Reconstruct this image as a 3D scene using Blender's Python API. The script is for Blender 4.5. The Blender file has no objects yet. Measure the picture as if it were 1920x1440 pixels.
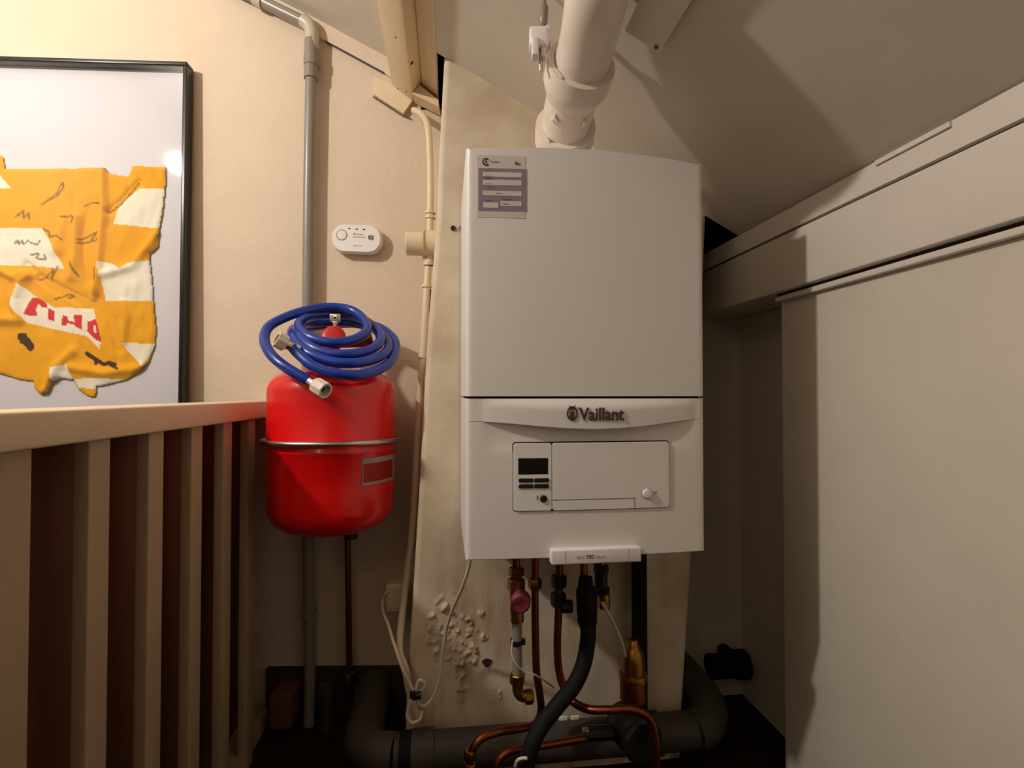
import bpy, bmesh, math, random
from mathutils import Vector, Matrix, noise
R = math.radians
random.seed(4)
SC = bpy.context.scene
COL = SC.collection

# ------------------------------------------------------------------ camera, world, lamps, exposure
F = 1000.0                       # focal length in pixels of the 1920 px wide frame
YAW, PITCH, EYE = R(7.0), R(1.0), 0.92
cam_data = bpy.data.cameras.new('camera')
cam_data.sensor_width = 36.0
cam_data.lens = 36.0 * F / 1920.0
cam_data.clip_start = 0.02
CAM = bpy.data.objects.new('camera', cam_data)
COL.objects.link(CAM)
CAM.location = (0, 0, EYE)
CAM.rotation_euler = (R(90) + PITCH, 0, -YAW)
SC.camera = CAM

world = bpy.data.worlds.new('world')
SC.world = world
world.use_nodes = True
world.node_tree.nodes['Background'].inputs[0].default_value = (1, .8, .6, 1)
world.node_tree.nodes['Background'].inputs[1].default_value = 0.0

def lamp(name, loc, power, radius, color):
    d = bpy.data.lights.new(name, 'POINT')
    d.energy = power
    d.shadow_soft_size = radius
    d.color = color
    o = bpy.data.objects.new(name, d)
    COL.objects.link(o)
    o.location = loc
    return o
LAMP = Vector((-1.50, .40, EYE + 1.20))
lamp('stair_lamp', LAMP, 80.0, .040, (1, .93, .84))
lamp('fill_lamp', (-.80, -1.0, EYE + 1.0), 5.0, .10, (1, .76, .50))  # soft warm fill added out of view to brighten boiler front and walls

SC.view_settings.view_transform = 'Standard'
SC.view_settings.look = 'None'
SC.view_settings.exposure = 0.0
SC.view_settings.gamma = 1.0
SC.view_settings.use_curve_mapping = False

# ------------------------------------------------------------------ pixel -> place helpers
FWD = Vector((math.sin(YAW) * math.cos(PITCH), math.cos(YAW) * math.cos(PITCH), math.sin(PITCH)))
RGT = Vector((math.cos(YAW), -math.sin(YAW), 0))
UPV = RGT.cross(FWD)
ORG = Vector((0, 0, EYE))
def ray(u, v):
    return FWD + RGT * ((u - 960) / F) + UPV * ((720 - v) / F)
def pT(u, v, t): return ORG + ray(u, v) * t
def pY(u, v, y):
    d = ray(u, v); return ORG + d * (y / d.y)
def pX(u, v, x):
    d = ray(u, v); return ORG + d * (x / d.x)
def pN(u, v, p0, n):
    d = ray(u, v); return ORG + d * ((p0 - ORG).dot(n) / d.dot(n))
# back wall left of the chimney runs 6 degrees off the chimney's face
WT = math.tan(R(6.0))
WX = Vector((math.cos(R(6)), -math.sin(R(6)), 0))       # to the right along the wall
WN = Vector((-math.sin(R(6)), -math.cos(R(6)), 0))      # out of the wall, to the room
W0 = Vector((-.05, 1.55, 0))
ZUP = Vector((0, 0, 1))
def wall_y(x): return 1.55 - (x + .05) * WT
def pW(u, v, off=0.0): return pN(u, v, W0 + WN * off, WN)
YC = 1.30                        # chimney front
CM = .54                         # fall of the ceiling per metre to the right
C0 = pY(834, 106, YC)
CN = Vector((-CM, 0, -1)).normalized()                  # out of the ceiling, to the room
def ceil_z(x): return C0.z - CM * (x - C0.x)
def pC(u, v, off=0.0): return pN(u, v, C0 + CN * off, CN)
CX = Vector((1, 0, -CM)).normalized()

# ------------------------------------------------------------------ materials
def nodes_of(name):
    m = bpy.data.materials.new(name); m.use_nodes = True
    nt = m.node_tree
    return m, nt, nt.nodes['Principled BSDF']
def lin(c):
    return tuple((x / 12.92 if x <= .04045 else ((x + .055) / 1.055) ** 2.4) for x in [k / 255 for k in c])
def mat(name, rgb, rough=.5, metal=0.0, var=.06, vscale=8.0, bump=0.0, bscale=60.0, rvar=.08, coat=0.0, spec=.5, stretch=(1, 1, 1)):
    m, nt, bs = nodes_of(name)
    N, L = nt.nodes, nt.links
    c = lin(rgb)
    tc = N.new('ShaderNodeTexCoord')
    mp = N.new('ShaderNodeMapping'); mp.inputs['Scale'].default_value = stretch
    L.new(tc.outputs['Object'], mp.inputs['Vector'])
    nz = N.new('ShaderNodeTexNoise'); nz.inputs['Scale'].default_value = vscale; nz.inputs['Detail'].default_value = 6
    L.new(mp.outputs['Vector'], nz.inputs['Vector'])
    ra = N.new('ShaderNodeValToRGB')
    ra.color_ramp.elements[0].position = .3; ra.color_ramp.elements[1].position = .7
    ra.color_ramp.elements[0].color = tuple(x * (1 - var) for x in c) + (1,)
    ra.color_ramp.elements[1].color = tuple(min(1, x * (1 + var)) for x in c) + (1,)
    L.new(nz.outputs['Fac'], ra.inputs['Fac'])
    L.new(ra.outputs['Color'], bs.inputs['Base Color'])
    mr = N.new('ShaderNodeMapRange')
    mr.inputs['To Min'].default_value = max(.02, rough - rvar); mr.inputs['To Max'].default_value = min(1, rough + rvar)
    L.new(nz.outputs['Fac'], mr.inputs['Value']); L.new(mr.outputs['Result'], bs.inputs['Roughness'])
    bs.inputs['Metallic'].default_value = metal
    bs.inputs['Specular IOR Level'].default_value = spec
    bs.inputs['Coat Weight'].default_value = coat
    bs.inputs['Coat Roughness'].default_value = .1
    if bump:
        n2 = N.new('ShaderNodeTexNoise'); n2.inputs['Scale'].default_value = bscale; n2.inputs['Detail'].default_value = 4
        L.new(mp.outputs['Vector'], n2.inputs['Vector'])
        b = N.new('ShaderNodeBump'); b.inputs['Strength'].default_value = bump; b.inputs['Distance'].default_value = .004
        L.new(n2.outputs['Fac'], b.inputs['Height']); L.new(b.outputs['Normal'], bs.inputs['Normal'])
    return m

M = {
    'plaster': mat('cream plaster', (216, 197, 175), .7, var=.03, bump=.35, bscale=90, spec=.25),
    'hidden': mat('off white plaster', (150, 146, 140), .8, spec=.1),
    'plaster_r': mat('beige plaster', (214, 204, 188), .72, var=.03, bump=.2, bscale=70, spec=.2),
    'ceil': mat('painted ceiling board', (218, 208, 194), .65, var=.04, bump=.1, bscale=30, spec=.25),
    'trim': mat('cream gloss paint', (228, 204, 170), .45, var=.05, bump=.12, bscale=40, stretch=(6, 1, 6)),
    'beam': mat('off white beam paint', (226, 216, 204), .5, var=.03, bump=.08, bscale=40),
    'dark': mat('dark groove', (52, 38, 28), .9, var=.2),
    'floor': mat('dark floor covering', (46, 37, 31), .95, var=.25, vscale=30, bump=.3, spec=.1),
    'panel': mat('red brown board', (104, 66, 44), .7, var=.15, vscale=3, stretch=(1, 1, .2), spec=.2),
    'batten': mat('painted batten', (180, 156, 128), .6, var=.05, vscale=5, bump=.1, bscale=60, spec=.25),
    'rail': mat('cream rail paint', (226, 203, 172), .45, var=.04, bump=.12, bscale=50, stretch=(3, .6, 3)),
    'boiler': mat('white enamel', (226, 221, 218), .38, var=.012, rvar=.03, bump=.03, bscale=400),
    'plastic': mat('white plastic', (230, 226, 224), .4, var=.02, rvar=.03),
    'flue': mat('white flue enamel', (236, 222, 210), .28, var=.02, rvar=.04),
    'black': mat('black plastic', (16, 15, 15), .5, var=.1),
    'black_rubber': mat('black rubber', (13, 12, 12), .75, var=.2, spec=.3),
    'glassblack': mat('black display glass', (9, 8, 9), .12, var=.05),
    'logo': mat('dark grey lettering', (70, 55, 48), .35, var=.05),
    'red': mat('red vessel enamel', (222, 10, 14), .28, var=.05, rvar=.05, coat=.3),
    'redcap': mat('red plastic', (190, 20, 24), .4, var=.05),
    'blue': mat('blue hose rubber', (9, 52, 150), .3, var=.06, rvar=.05, coat=.15),
    'chrome': mat('nickel plate', (215, 208, 200), .22, 1.0, var=.05),
    'steel': mat('zinc plated steel', (188, 182, 176), .32, 1.0, var=.08),
    'brass': mat('brass', (168, 122, 56), .34, 1.0, var=.1, vscale=30),
    'copper': mat('dull copper', (140, 76, 50), .38, 1.0, var=.15, vscale=25),
    'nut': mat('pale grey plastic nut', (214, 200, 186), .45, var=.04),
    'greypvc': mat('grey pvc', (142, 134, 124), .3, var=.05, rvar=.05),
    'greypvc_l': mat('pale grey pvc', (196, 184, 166), .35, var=.05),
    'darkpvc': mat('dark grey pvc', (66, 60, 54), .6, var=.15, vscale=20),  # dark grey base, tone varied by noise
    'creampvc': mat('cream pvc', (224, 206, 176), .4, var=.04),
    'white': mat('white board', (208, 204, 210), .6, var=.01),
    'frame': mat('black lacquer moulding', (24, 20, 24), .3, var=.1),
    'cable': mat('white cable sheath', (220, 205, 186), .5, var=.04),
    'purple': mat('grey violet print', (136, 122, 138), .5, var=.03),
    'paper': mat('label paper', (205, 194, 188), .5, var=.02),
    'ink': mat('grey print', (96, 84, 88), .6, var=.05),
    'pale_ink': mat('pale grey print', (164, 152, 148), .6, var=.05),
    'pink': mat('faded pink handle', (150, 60, 70), .5, var=.1),
    'redlabel': mat('red label print', (206, 44, 40), .45, var=.05),
}
def glass_mat():
    m, nt, bs = nodes_of('picture glass')
    N, L = nt.nodes, nt.links
    N.remove(bs)
    tr = N.new('ShaderNodeBsdfTransparent'); gl = N.new('ShaderNodeBsdfGlossy'); gl.inputs['Roughness'].default_value = .035
    fr = N.new('ShaderNodeFresnel')
    ge = N.new('ShaderNodeNewGeometry'); mr = N.new('ShaderNodeMapRange')      # the Fresnel node inverts the index on back faces: undo that
    mr.inputs['To Min'].default_value = 1.45; mr.inputs['To Max'].default_value = 1 / 1.45
    L.new(ge.outputs['Backfacing'], mr.inputs['Value']); L.new(mr.outputs['Result'], fr.inputs['IOR'])
    mx = N.new('ShaderNodeMixShader')
    L.new(fr.outputs[0], mx.inputs[0]); L.new(tr.outputs[0], mx.inputs[1]); L.new(gl.outputs[0], mx.inputs[2])
    L.new(mx.outputs[0], N['Material Output'].inputs['Surface'])
    return m
M['glass'] = glass_mat()
def vcol_mat(name, rough=.8):
    m, nt, bs = nodes_of(name)
    N, L = nt.nodes, nt.links
    a = N.new('ShaderNodeVertexColor'); a.layer_name = 'dye'
    nz = N.new('ShaderNodeTexNoise'); nz.inputs['Scale'].default_value = 400
    tc = N.new('ShaderNodeTexCoord'); L.new(tc.outputs['Object'], nz.inputs['Vector'])
    b = N.new('ShaderNodeBump'); b.inputs['Strength'].default_value = .15; b.inputs['Distance'].default_value = .002
    L.new(nz.outputs['Fac'], b.inputs['Height']); L.new(b.outputs['Normal'], bs.inputs['Normal'])
    L.new(a.outputs['Color'], bs.inputs['Base Color'])
    bs.inputs['Roughness'].default_value = rough
    bs.inputs['Specular IOR Level'].default_value = .2
    return m
M['jersey'] = vcol_mat('jersey cloth')
def chimney_mat():
    m, nt, bs = nodes_of('stained chimney plaster')
    N, L = nt.nodes, nt.links
    tc = N.new('ShaderNodeTexCoord')
    nz = N.new('ShaderNodeTexNoise'); nz.inputs['Scale'].default_value = 7; nz.inputs['Detail'].default_value = 6
    L.new(tc.outputs['Object'], nz.inputs['Vector'])
    mp = N.new('ShaderNodeMapping'); mp.inputs['Scale'].default_value = (16, 16, 2.2)
    L.new(tc.outputs['Object'], mp.inputs['Vector'])
    st = N.new('ShaderNodeTexNoise'); st.inputs['Scale'].default_value = 1.0; st.inputs['Detail'].default_value = 5
    L.new(mp.outputs['Vector'], st.inputs['Vector'])
    base = N.new('ShaderNodeValToRGB')
    base.color_ramp.elements[0].position = .3; base.color_ramp.elements[1].position = .7
    base.color_ramp.elements[0].color = lin((196, 178, 150)) + (1,)
    base.color_ramp.elements[1].color = lin((226, 212, 190)) + (1,)
    L.new(nz.outputs['Fac'], base.inputs['Fac'])
    # rust stains run down the lower part of the chimney
    sx = N.new('ShaderNodeSeparateXYZ'); L.new(tc.outputs['Object'], sx.inputs[0])
    low = N.new('ShaderNodeMapRange'); low.inputs['From Min'].default_value = .75; low.inputs['From Max'].default_value = .2
    L.new(sx.outputs['Z'], low.inputs['Value'])
    sr = N.new('ShaderNodeMapRange'); sr.inputs['From Min'].default_value = .52; sr.inputs['From Max'].default_value = .72
    L.new(st.outputs['Fac'], sr.inputs['Value'])
    mu = N.new('ShaderNodeMath'); mu.operation = 'MULTIPLY'
    L.new(low.outputs['Result'], mu.inputs[0]); L.new(sr.outputs['Result'], mu.inputs[1])
    m2 = N.new('ShaderNodeMath'); m2.operation = 'MULTIPLY'; m2.inputs[1].default_value = .95
    L.new(mu.outputs[0], m2.inputs[0])
    mix = N.new('ShaderNodeMix'); mix.data_type = 'RGBA'
    L.new(m2.outputs[0], mix.inputs['Factor']); L.new(base.outputs['Color'], mix.inputs[6])
    mix.inputs[7].default_value = lin((150, 98, 56)) + (1,)
    L.new(mix.outputs[2], bs.inputs['Base Color'])
    bs.inputs['Roughness'].default_value = .7
    bs.inputs['Specular IOR Level'].default_value = .2
    n3 = N.new('ShaderNodeTexNoise'); n3.inputs['Scale'].default_value = 60; n3.inputs['Detail'].default_value = 4
    L.new(tc.outputs['Object'], n3.inputs['Vector'])
    b = N.new('ShaderNodeBump'); b.inputs['Strength'].default_value = .25; b.inputs['Distance'].default_value = .004
    L.new(n3.outputs['Fac'], b.inputs['Height']); L.new(b.outputs['Normal'], bs.inputs['Normal'])
    return m
M['chimney'] = chimney_mat()

# ------------------------------------------------------------------ mesh kit
def V(*a): return Vector(a)
def smooth_path(pts, n=8, closed=False):
    """Catmull-Rom through the points; a point may be a Vector or (Vector, radius)."""
    P = [Vector(p) for p in pts]
    if len(P) < 3: return P
    out = []
    for i in range(len(P) - 1):
        a, b, c, d = P[max(i - 1, 0)], P[i], P[i + 1], P[min(i + 2, len(P) - 1)]
        for k in range(n):
            t = k / n
            out.append(.5 * ((2 * b) + (c - a) * t + (2 * a - 5 * b + 4 * c - d) * t * t + (3 * b - a - 3 * c + d) * t ** 3))
    out.append(P[-1])
    return out
class MB:
    def __init__(self):
        self.bm = bmesh.new()
        self.mi = 0
    def _face(self, vs, smooth=False):
        try:
            f = self.bm.faces.new(vs)
        except ValueError:
            return None
        f.smooth = smooth; f.material_index = self.mi
        return f
    def quad(self, a, b, c, d): 
        return self._face([self.bm.verts.new(p) for p in (a, b, c, d)])
    def box(self, c, s, ax=(V(1, 0, 0), V(0, 1, 0), V(0, 0, 1)), bev=0.0):
        """box centred on c, full sizes s along the three axes ax"""
        hx, hy, hz = s[0] / 2, s[1] / 2, s[2] / 2
        c = Vector(c)
        t = bmesh.new()
        bmesh.ops.create_cube(t, size=1.0)
        for v in t.verts:
            v.co = V(v.co.x * 2 * hx, v.co.y * 2 * hy, v.co.z * 2 * hz)
        if bev:
            bmesh.ops.bevel(t, geom=t.edges[:], offset=bev, segments=3, profile=.5, affect='EDGES')
        mtx = Matrix((ax[0], ax[1], ax[2])).transposed()
        vm = {}
        for v in t.verts: vm[v] = self.bm.verts.new(c + mtx @ v.co)
        for f in t.faces: self._face([vm[v] for v in f.verts], bool(bev))
        t.free()
        return self
    def span(self, lo, hi, bev=0.0):
        lo, hi = Vector(lo), Vector(hi)
        return self.box((lo + hi) / 2, hi - lo, bev=bev)
    def prism(self, poly, ext):
        """polygon (list of points) swept along the vector ext"""
        ext = Vector(ext)
        a = [self.bm.verts.new(p) for p in poly]; b = [self.bm.verts.new(Vector(p) + ext) for p in poly]
        n = len(a)
        self._face(a[::-1]); self._face(b)
        for i in range(n): self._face([a[i], a[(i + 1) % n], b[(i + 1) % n], b[i]])
        return self
    def tube(self, pts, r, seg=16, caps=True):
        P = [Vector(p) for p in pts]
        rr = r if isinstance(r, (list, tuple)) else [r] * len(P)
        T = []
        for i in range(len(P)):
            d = P[min(i + 1, len(P) - 1)] - P[max(i - 1, 0)]
            T.append(d.normalized() if d.length > 1e-9 else (T[-1] if T else V(0, 0, 1)))
        u = T[0].orthogonal().normalized()
        rings = []
        for i, p in enumerate(P):
            u = (u - T[i] * u.dot(T[i]))
            u = u.normalized() if u.length > 1e-6 else T[i].orthogonal().normalized()
            w = T[i].cross(u)
            rings.append([self.bm.verts.new(p + (u * math.cos(2 * math.pi * k / seg) + w * math.sin(2 * math.pi * k / seg)) * rr[i]) for k in range(seg)])
        for a, b in zip(rings, rings[1:]):
            for k in range(seg): self._face([a[k], a[(k + 1) % seg], b[(k + 1) % seg], b[k]], True)
        if caps:
            self._face(rings[0][::-1]); self._face(rings[-1])
        return self
    def lathe(self, prof, c, ax=V(0, 0, 1), seg=48):
        """profile [(radius, height)] turned about the axis ax through c"""
        ax = Vector(ax).normalized(); c = Vector(c)
        u = ax.orthogonal().normalized(); w = ax.cross(u)
        rings = []
        for r, h in prof:
            if r < 1e-6: rings.append([self.bm.verts.new(c + ax * h)])
            else: rings.append([self.bm.verts.new(c + ax * h + (u * math.cos(2 * math.pi * k / seg) + w * math.sin(2 * math.pi * k / seg)) * r) for k in range(seg)])
        for a, b in zip(rings, rings[1:]):
            for k in range(seg):
                k2 = (k + 1) % seg
                if len(a) == 1 and len(b) == 1: continue
                if len(a) == 1: self._face([a[0], b[k2], b[k]], True)
                elif len(b) == 1: self._face([a[k], a[k2], b[0]], True)
                else: self._face([a[k], a[k2], b[k2], b[k]], True)
        if len(rings[0]) > 1: self._face(rings[0][::-1])
        if len(rings[-1]) > 1: self._face(rings[-1])
        return self
    def grid(self, rows, smooth=True):
        R_ = [[self.bm.verts.new(p) for p in row] for row in rows]
        for a, b in zip(R_, R_[1:]):
            for k in range(len(a) - 1): self._face([a[k], a[k + 1], b[k + 1], b[k]], smooth)
        return R_
    def ring(self, c, n, r, w, h, seg=40):
        """flat ring of mean radius r, width w, thickness h along n"""
        return self.lathe([(r - w / 2, 0), (r + w / 2, 0), (r + w / 2, h), (r - w / 2, h), (r - w / 2, 0)], c, n, seg)
    def text(self, s, c, right, up, size, depth, bold=0.0, width=None, align='CENTER'):
        cu = bpy.data.curves.new('lettering', 'FONT')
        cu.body = s; cu.size = 1.0; cu.extrude = .5; cu.offset = bold
        cu.align_x = align; cu.align_y = 'CENTER'
        o = bpy.data.objects.new('lettering_source', cu); COL.objects.link(o)
        dg = bpy.context.evaluated_depsgraph_get(); dg.update()
        me = bpy.data.meshes.new_from_object(o.evaluated_get(dg))
        xs = [v.co.x for v in me.vertices]; ys = [v.co.y for v in me.vertices]
        sx = size / (max(ys) - min(ys)); sy = sx
        if width: sx = width / (max(xs) - min(xs))
        right, up, c = Vector(right), Vector(up), Vector(c); n = right.cross(up)
        cx, cy = (max(xs) + min(xs)) / 2, (max(ys) + min(ys)) / 2
        vs = [self.bm.verts.new(c + right * ((v.co.x - cx) * sx) + up * ((v.co.y - cy) * sy) + n * (v.co.z + .5) * depth) for v in me.vertices]
        for p in me.polygons: self._face([vs[i] for i in p.vertices])
        bpy.data.objects.remove(o); bpy.data.curves.remove(cu); bpy.data.meshes.remove(me)
        return self

def world_loc(o):
    p = Vector((0, 0, 0))
    while o is not None:
        p += o.location; o = o.parent
    return p
def obj(name, mb, m, parent=None, origin=None, angle=35, label=None, fix=True):
    me = bpy.data.meshes.new(name)
    if fix: bmesh.ops.recalc_face_normals(mb.bm, faces=mb.bm.faces[:])
    mb.bm.to_mesh(me); mb.bm.free()
    for x in (m if isinstance(m, (list, tuple)) else [m]): me.materials.append(M[x])
    me.set_sharp_from_angle(angle=R(angle))
    o = bpy.data.objects.new(name, me); COL.objects.link(o)
    if parent is not None:
        me.transform(Matrix.Translation(-world_loc(parent))); o.parent = parent
    else:
        if origin is None:
            lo = Vector([min(v.co[i] for v in me.vertices) for i in range(3)]); hi = Vector([max(v.co[i] for v in me.vertices) for i in range(3)])
            origin = V((lo.x + hi.x) / 2, (lo.y + hi.y) / 2, lo.z)
        me.transform(Matrix.Translation(-Vector(origin))); o.location = origin
    if label: o['label'] = label
    return o
def thing(name, loc, label, cat, group=None):
    o = bpy.data.objects.new(name, None); COL.objects.link(o)
    o.empty_display_size = .05
    o.location = loc; o['label'] = label; o['category'] = cat
    if group: o['group'] = group
    return o
def tag(o, label, cat, group=None):
    o['label'] = label; o['category'] = cat
    if group: o['group'] = group
    return o
def struct(name, mb, m, label, cat, **k):
    o = obj(name, mb, m, origin=(0, 0, 0), **k)
    o['kind'] = 'structure'; o['label'] = label; o['category'] = cat
    return o

# ------------------------------------------------------------------ the room
H = 2.75
b = MB(); b.span((-2.2, -1.5, -.08), (.95, 1.8, 0))
struct('floor', b, 'floor', 'dark floor at the foot of the chimney', 'floor')

b = MB()          # left of the chimney the wall is 6 degrees askew; right of it it stops under the beam
xl = -2.2
b.prism([V(xl, wall_y(xl), 0), V(-.075, wall_y(-.075), 0), V(-.075, 1.75, 0), V(xl, wall_y(xl) + .2, 0)], (0, 0, H))
b.prism([V(-.075, wall_y(-.075), 0), V(-.05, 1.55, 0), V(.1, 1.55, 0), V(.1, 1.75, 0), V(-.075, 1.75, 0)], (0, 0, pW(820, 206).z))
struct('wall_back', b, 'plaster', 'cream plaster back wall with the framed shirt on it', 'wall')
b = MB(); b.span((-.05, 1.55, 0), (.95, 1.75, EYE + .30))
struct('wall_back_recess', b, 'plaster_r', 'shaded back wall in the recess right of the chimney', 'wall')
b = MB(); b.span((-2.3, -1.5, 0), (-2.2, 1.8, H + .3))
struct('wall_left', b, 'hidden', 'cream wall on the far side of the stairwell', 'wall')
b = MB(); b.span((-2.3, -1.6, 0), (.95, -1.5, H + .3))
struct('wall_front', b, 'hidden', 'cream wall behind the camera', 'wall')
b = MB(); b.span((.78, -1.5, 0), (.88, 1.163, EYE + .215), bev=.002)
struct('wall_right', b, 'plaster_r', 'beige plastered wall on the right under the beam', 'wall')
b = MB(); b.span((.90, 1.10, 0), (.98, 1.56, EYE + .2318))
struct('wall_right_recess', b, 'plaster_r', 'shaded side wall of the recess right of the chimney', 'wall')

# ceiling: sloping board, one piece up to the chimney front and one to the back wall left of the rafter
b = MB()
def slab(x0, x1, y0, y1l, y1r, th=.03):
    b.prism([V(x0, y0, ceil_z(x0)), V(x1, y0, ceil_z(x1)), V(x1, y1r, ceil_z(x1)), V(x0, y1l, ceil_z(x0))], (0, 0, th))
LIFT = .055                      # the boards left of the purlin lie a little higher
b.prism([V(-2.3, -1.5, ceil_z(-2.3) + LIFT), V(-.10, -1.5, ceil_z(-.10) + LIFT), V(-.10, wall_y(-.1) + .1, ceil_z(-.10) + LIFT), V(-2.3, wall_y(-2.3) + .1, ceil_z(-2.3) + LIFT)], (0, 0, .03))
slab(-.040, .80, -1.5, YC + .004, YC + .004)
struct('ceiling', b, 'ceil', 'sloping white painted ceiling falling to the right', 'ceiling')

# chimney breast: irregular old plaster, blistered low down
edge_l = [(60, 836), (108, 833), (262, 825), (408, 819), (535, 809), (624, 802), (691, 798), (900, 787), (1100, 775), (1236, 766), (1310, 762), (1500, 757)]
edge_r = [(60, 1345), (300, 1332), (400, 1326), (700, 1313), (1060, 1298), (1330, 1281), (1500, 1275)]
def interp(tab, x):
    if x <= tab[0][0]: return tab[0][1]
    for (a, fa), (c, fc) in zip(tab, tab[1:]):
        if x <= c: return fa + (fc - fa) * (x - a) / (c - a)
    return tab[-1][1]
LZ = [(pY(u, v, YC).z, pY(u, v, YC).x) for v, u in edge_l][::-1]
RZ = [(pY(u, v, YC).z, pY(u, v, YC).x) for v, u in edge_r][::-1]
blisters = [(835, 1165, 24, 42), (878, 1172, 20, 22), (872, 1195, 22, 20), (870, 1225, 26, 26), (815, 1190, 16, 40), (832, 1215, 26, 26), (846, 1130, 9, 12),
            (866, 1290, 9, 22), (903, 1150, 7, 8), (907, 1195, 6, 6), (835, 1245, 18, 16), (800, 1165, 8, 10), (930, 1300, 10, 16), (864, 1260, 10, 10)]
BL = [(pY(u, v, YC), ru / F * 1.28, rv / F * 1.28) for u, v, ru, rv in blisters]
def chim_off(x, z):
    d = 0.0
    for c, rx, rz in BL:
        q = ((x - c.x) / rx) ** 2 + ((z - c.z) / rz) ** 2
        if q < 1.6:
            w = max(0, 1 - q / 1.6)
            n = noise.noise(V(x * 62, z * 50, 3.1)) * .65 + noise.noise(V(x * 170, z * 150, 7.7)) * .4
            d = max(d, min(1, w * 1.6) * (.0006 + .0085 * max(0, min(.5, n - .06)) / .5))
    d += .0012 * noise.noise(V(x * 14, z * 10, 1.0)) + .0025 * noise.noise(V(x * 4, z * 3, 5.0))
    return d
b = MB()
nx, nz = 230, 560
rows = []
RB = .012
for j in range(nz + 1):
    z = j / nz * 2.05
    x0, x1 = interp(LZ, z), interp(RZ, z)
    row = [V(x0, 1.62, z), V(x0, YC + RB, z), V(x0 + RB * .3, YC + RB * .3, z)]
    for i in range(nx + 1):
        x = x0 + RB + (x1 - x0 - 2 * RB) * i / nx
        row.append(V(x, YC - chim_off(x, z), z))
    row += [V(x1 - RB * .3, YC + RB * .3, z), V(x1, YC + RB, z), V(x1, 1.62, z)]
    rows.append(row)
b.grid(rows)
struct('wall_chimney', b, 'chimney', 'old plastered chimney breast behind the boiler, blistered low down', 'chimney', angle=60)
# two plugged screw holes in the chimney plaster beside the boiler
for (u, v), m, lb in (((850, 428), 'dark', 'open dark screw hole in the chimney left of the boiler'), ((864, 428), 'pale_ink', 'filled grey screw hole in the chimney, nearer the boiler')):
    p = pY(u, v, YC - .0022)
    b = MB(); b.lathe([(0, 0), (.0062, 0), (.0062, .003), (.0045, .003), (.003, .0015), (0, .0015)], p + V(0, .001, 0), V(0, -1, 0), 20)
    tag(obj('screw_plug', b, m), lb, 'wall plug')

p = pY(913, 1243, YC - .002)
b = MB(); b.prism([p + V(.011 * math.cos(a) * (1 + .3 * math.sin(3 * a)), 0, .010 * math.sin(a)) for a in [R(30 * k) for k in range(12)]], (0, .004, 0))
tag(obj('plaster_patch', b, 'dark'), 'dark chipped spot in the chimney plaster left of the pipes', 'plaster damage')
# beam along the right wall
BX = .752
b = MB(); b.span((BX, -1.5, EYE + .232), (.90, 1.56, EYE + .357), bev=.003)
struct('trim_1', b, 'beam', 'wide white beam along the top of the right wall', 'beam')
b = MB(); zt = ceil_z(BX)
b.prism([V(BX + .001, -1.5, EYE + .363), V(.90, -1.5, EYE + .363), V(.90, -1.5, zt - .02), V(BX + .02, -1.5, zt - .012), V(BX + .001, -1.5, zt - .004)], (0, 3.06, 0))
struct('trim_2', b, 'beam', 'narrow cream board between the beam and the ceiling', 'trim')
b = MB(); b.span((BX + .012, -1.5, EYE + .356), (.90, 1.56, EYE + .364))
struct('trim_3', b, 'dark', 'dark joint between the beam and the narrow board above', 'trim')
b = MB(); b.span((BX + .014, -1.5, EYE + .214), (.90, 1.165, EYE + .2255), bev=.002)
struct('trim_4', b, 'beam', 'thin moulding under the beam on the right wall', 'trim')
b = MB(); b.span((BX + .018, -1.5, EYE + .2245), (.785, 1.163, EYE + .233))
struct('trim_5', b, 'dark', 'dark joint under the beam', 'trim')
# filler splinter of board at the ceiling edge, as in the photo
b = MB()
p0, p1, p2 = pX(1640, 302, BX - .004), pX(1780, 232, BX - .004), pX(1700, 270, BX - .004)
b.prism([p0, p1 + V(0, 0, .004), p1 + V(0, 0, -.004), p0 + V(0, 0, -.008)], (.01, 0, 0))
struct('trim_6', b, 'beam', 'thin filler strip where the narrow board meets the ceiling', 'trim')

# purlin and its packing strip running along the ceiling to the back wall
e1, e2, e3, e4 = pW(735, 165), pW(775, 196), pW(791, 176), pW(815, 202)
yend = wall_y(e1.x) - .014
def flat(p): return V(p.x, -1.5, p.z)
dirx = (flat(e2) - flat(e1)).normalized(); nup = V(-dirx.z, 0, dirx.x)
dj = (flat(e3) - flat(e2)).dot(nup)
b = MB()
s = [flat(e1), flat(e2), flat(e2) + nup * .12, flat(e1) + nup * .12]
b.prism(s, (0, yend + 1.5, 0))
bmesh.ops.bevel(b.bm, geom=b.bm.edges[:], offset=.004, segments=2, profile=.5, affect='EDGES')
o = struct('trim_7', b, 'trim', 'cream painted purlin with knots under the sloping ceiling', 'beam')
for u, v, r_ in ((762, 172, .003), (746, 166, .0025), (742, 70, .003)):
    q = pN(u, v, e1, nup)
    k = MB(); k.lathe([(0, 0), (r_, 0), (r_ * .8, .0012), (0, .0016)], q + nup * .0006, -nup, 14)
    obj('knot', k, 'dark', o)
q = pN(772, 118, e2, dirx)
k = MB(); k.lathe([(0, 0), (.006, 0), (.005, .0015), (0, .002)], q - dirx * .0006, dirx, 14); obj('knot', k, 'dark', o)
b = MB()
c3 = flat(e2) + nup * dj + dirx * .003
w4 = max(.03, (flat(e4) - flat(e3)).dot(dirx))
s = [c3, c3 + dirx * w4, c3 + dirx * w4 + nup * .006, c3 + nup * .006]
b.prism(s, (0, yend + 1.48, 0))
struct('trim_8', b, 'trim', 'cream strip between the purlin and the ceiling board', 'trim')
b = MB()
s = [flat(e2) + nup * (dj + .004), c3 + nup * .004, c3 + nup * .03, flat(e2) + nup * (dj + .03)]
b.prism(s, (0, yend + 1.48, 0))
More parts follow.
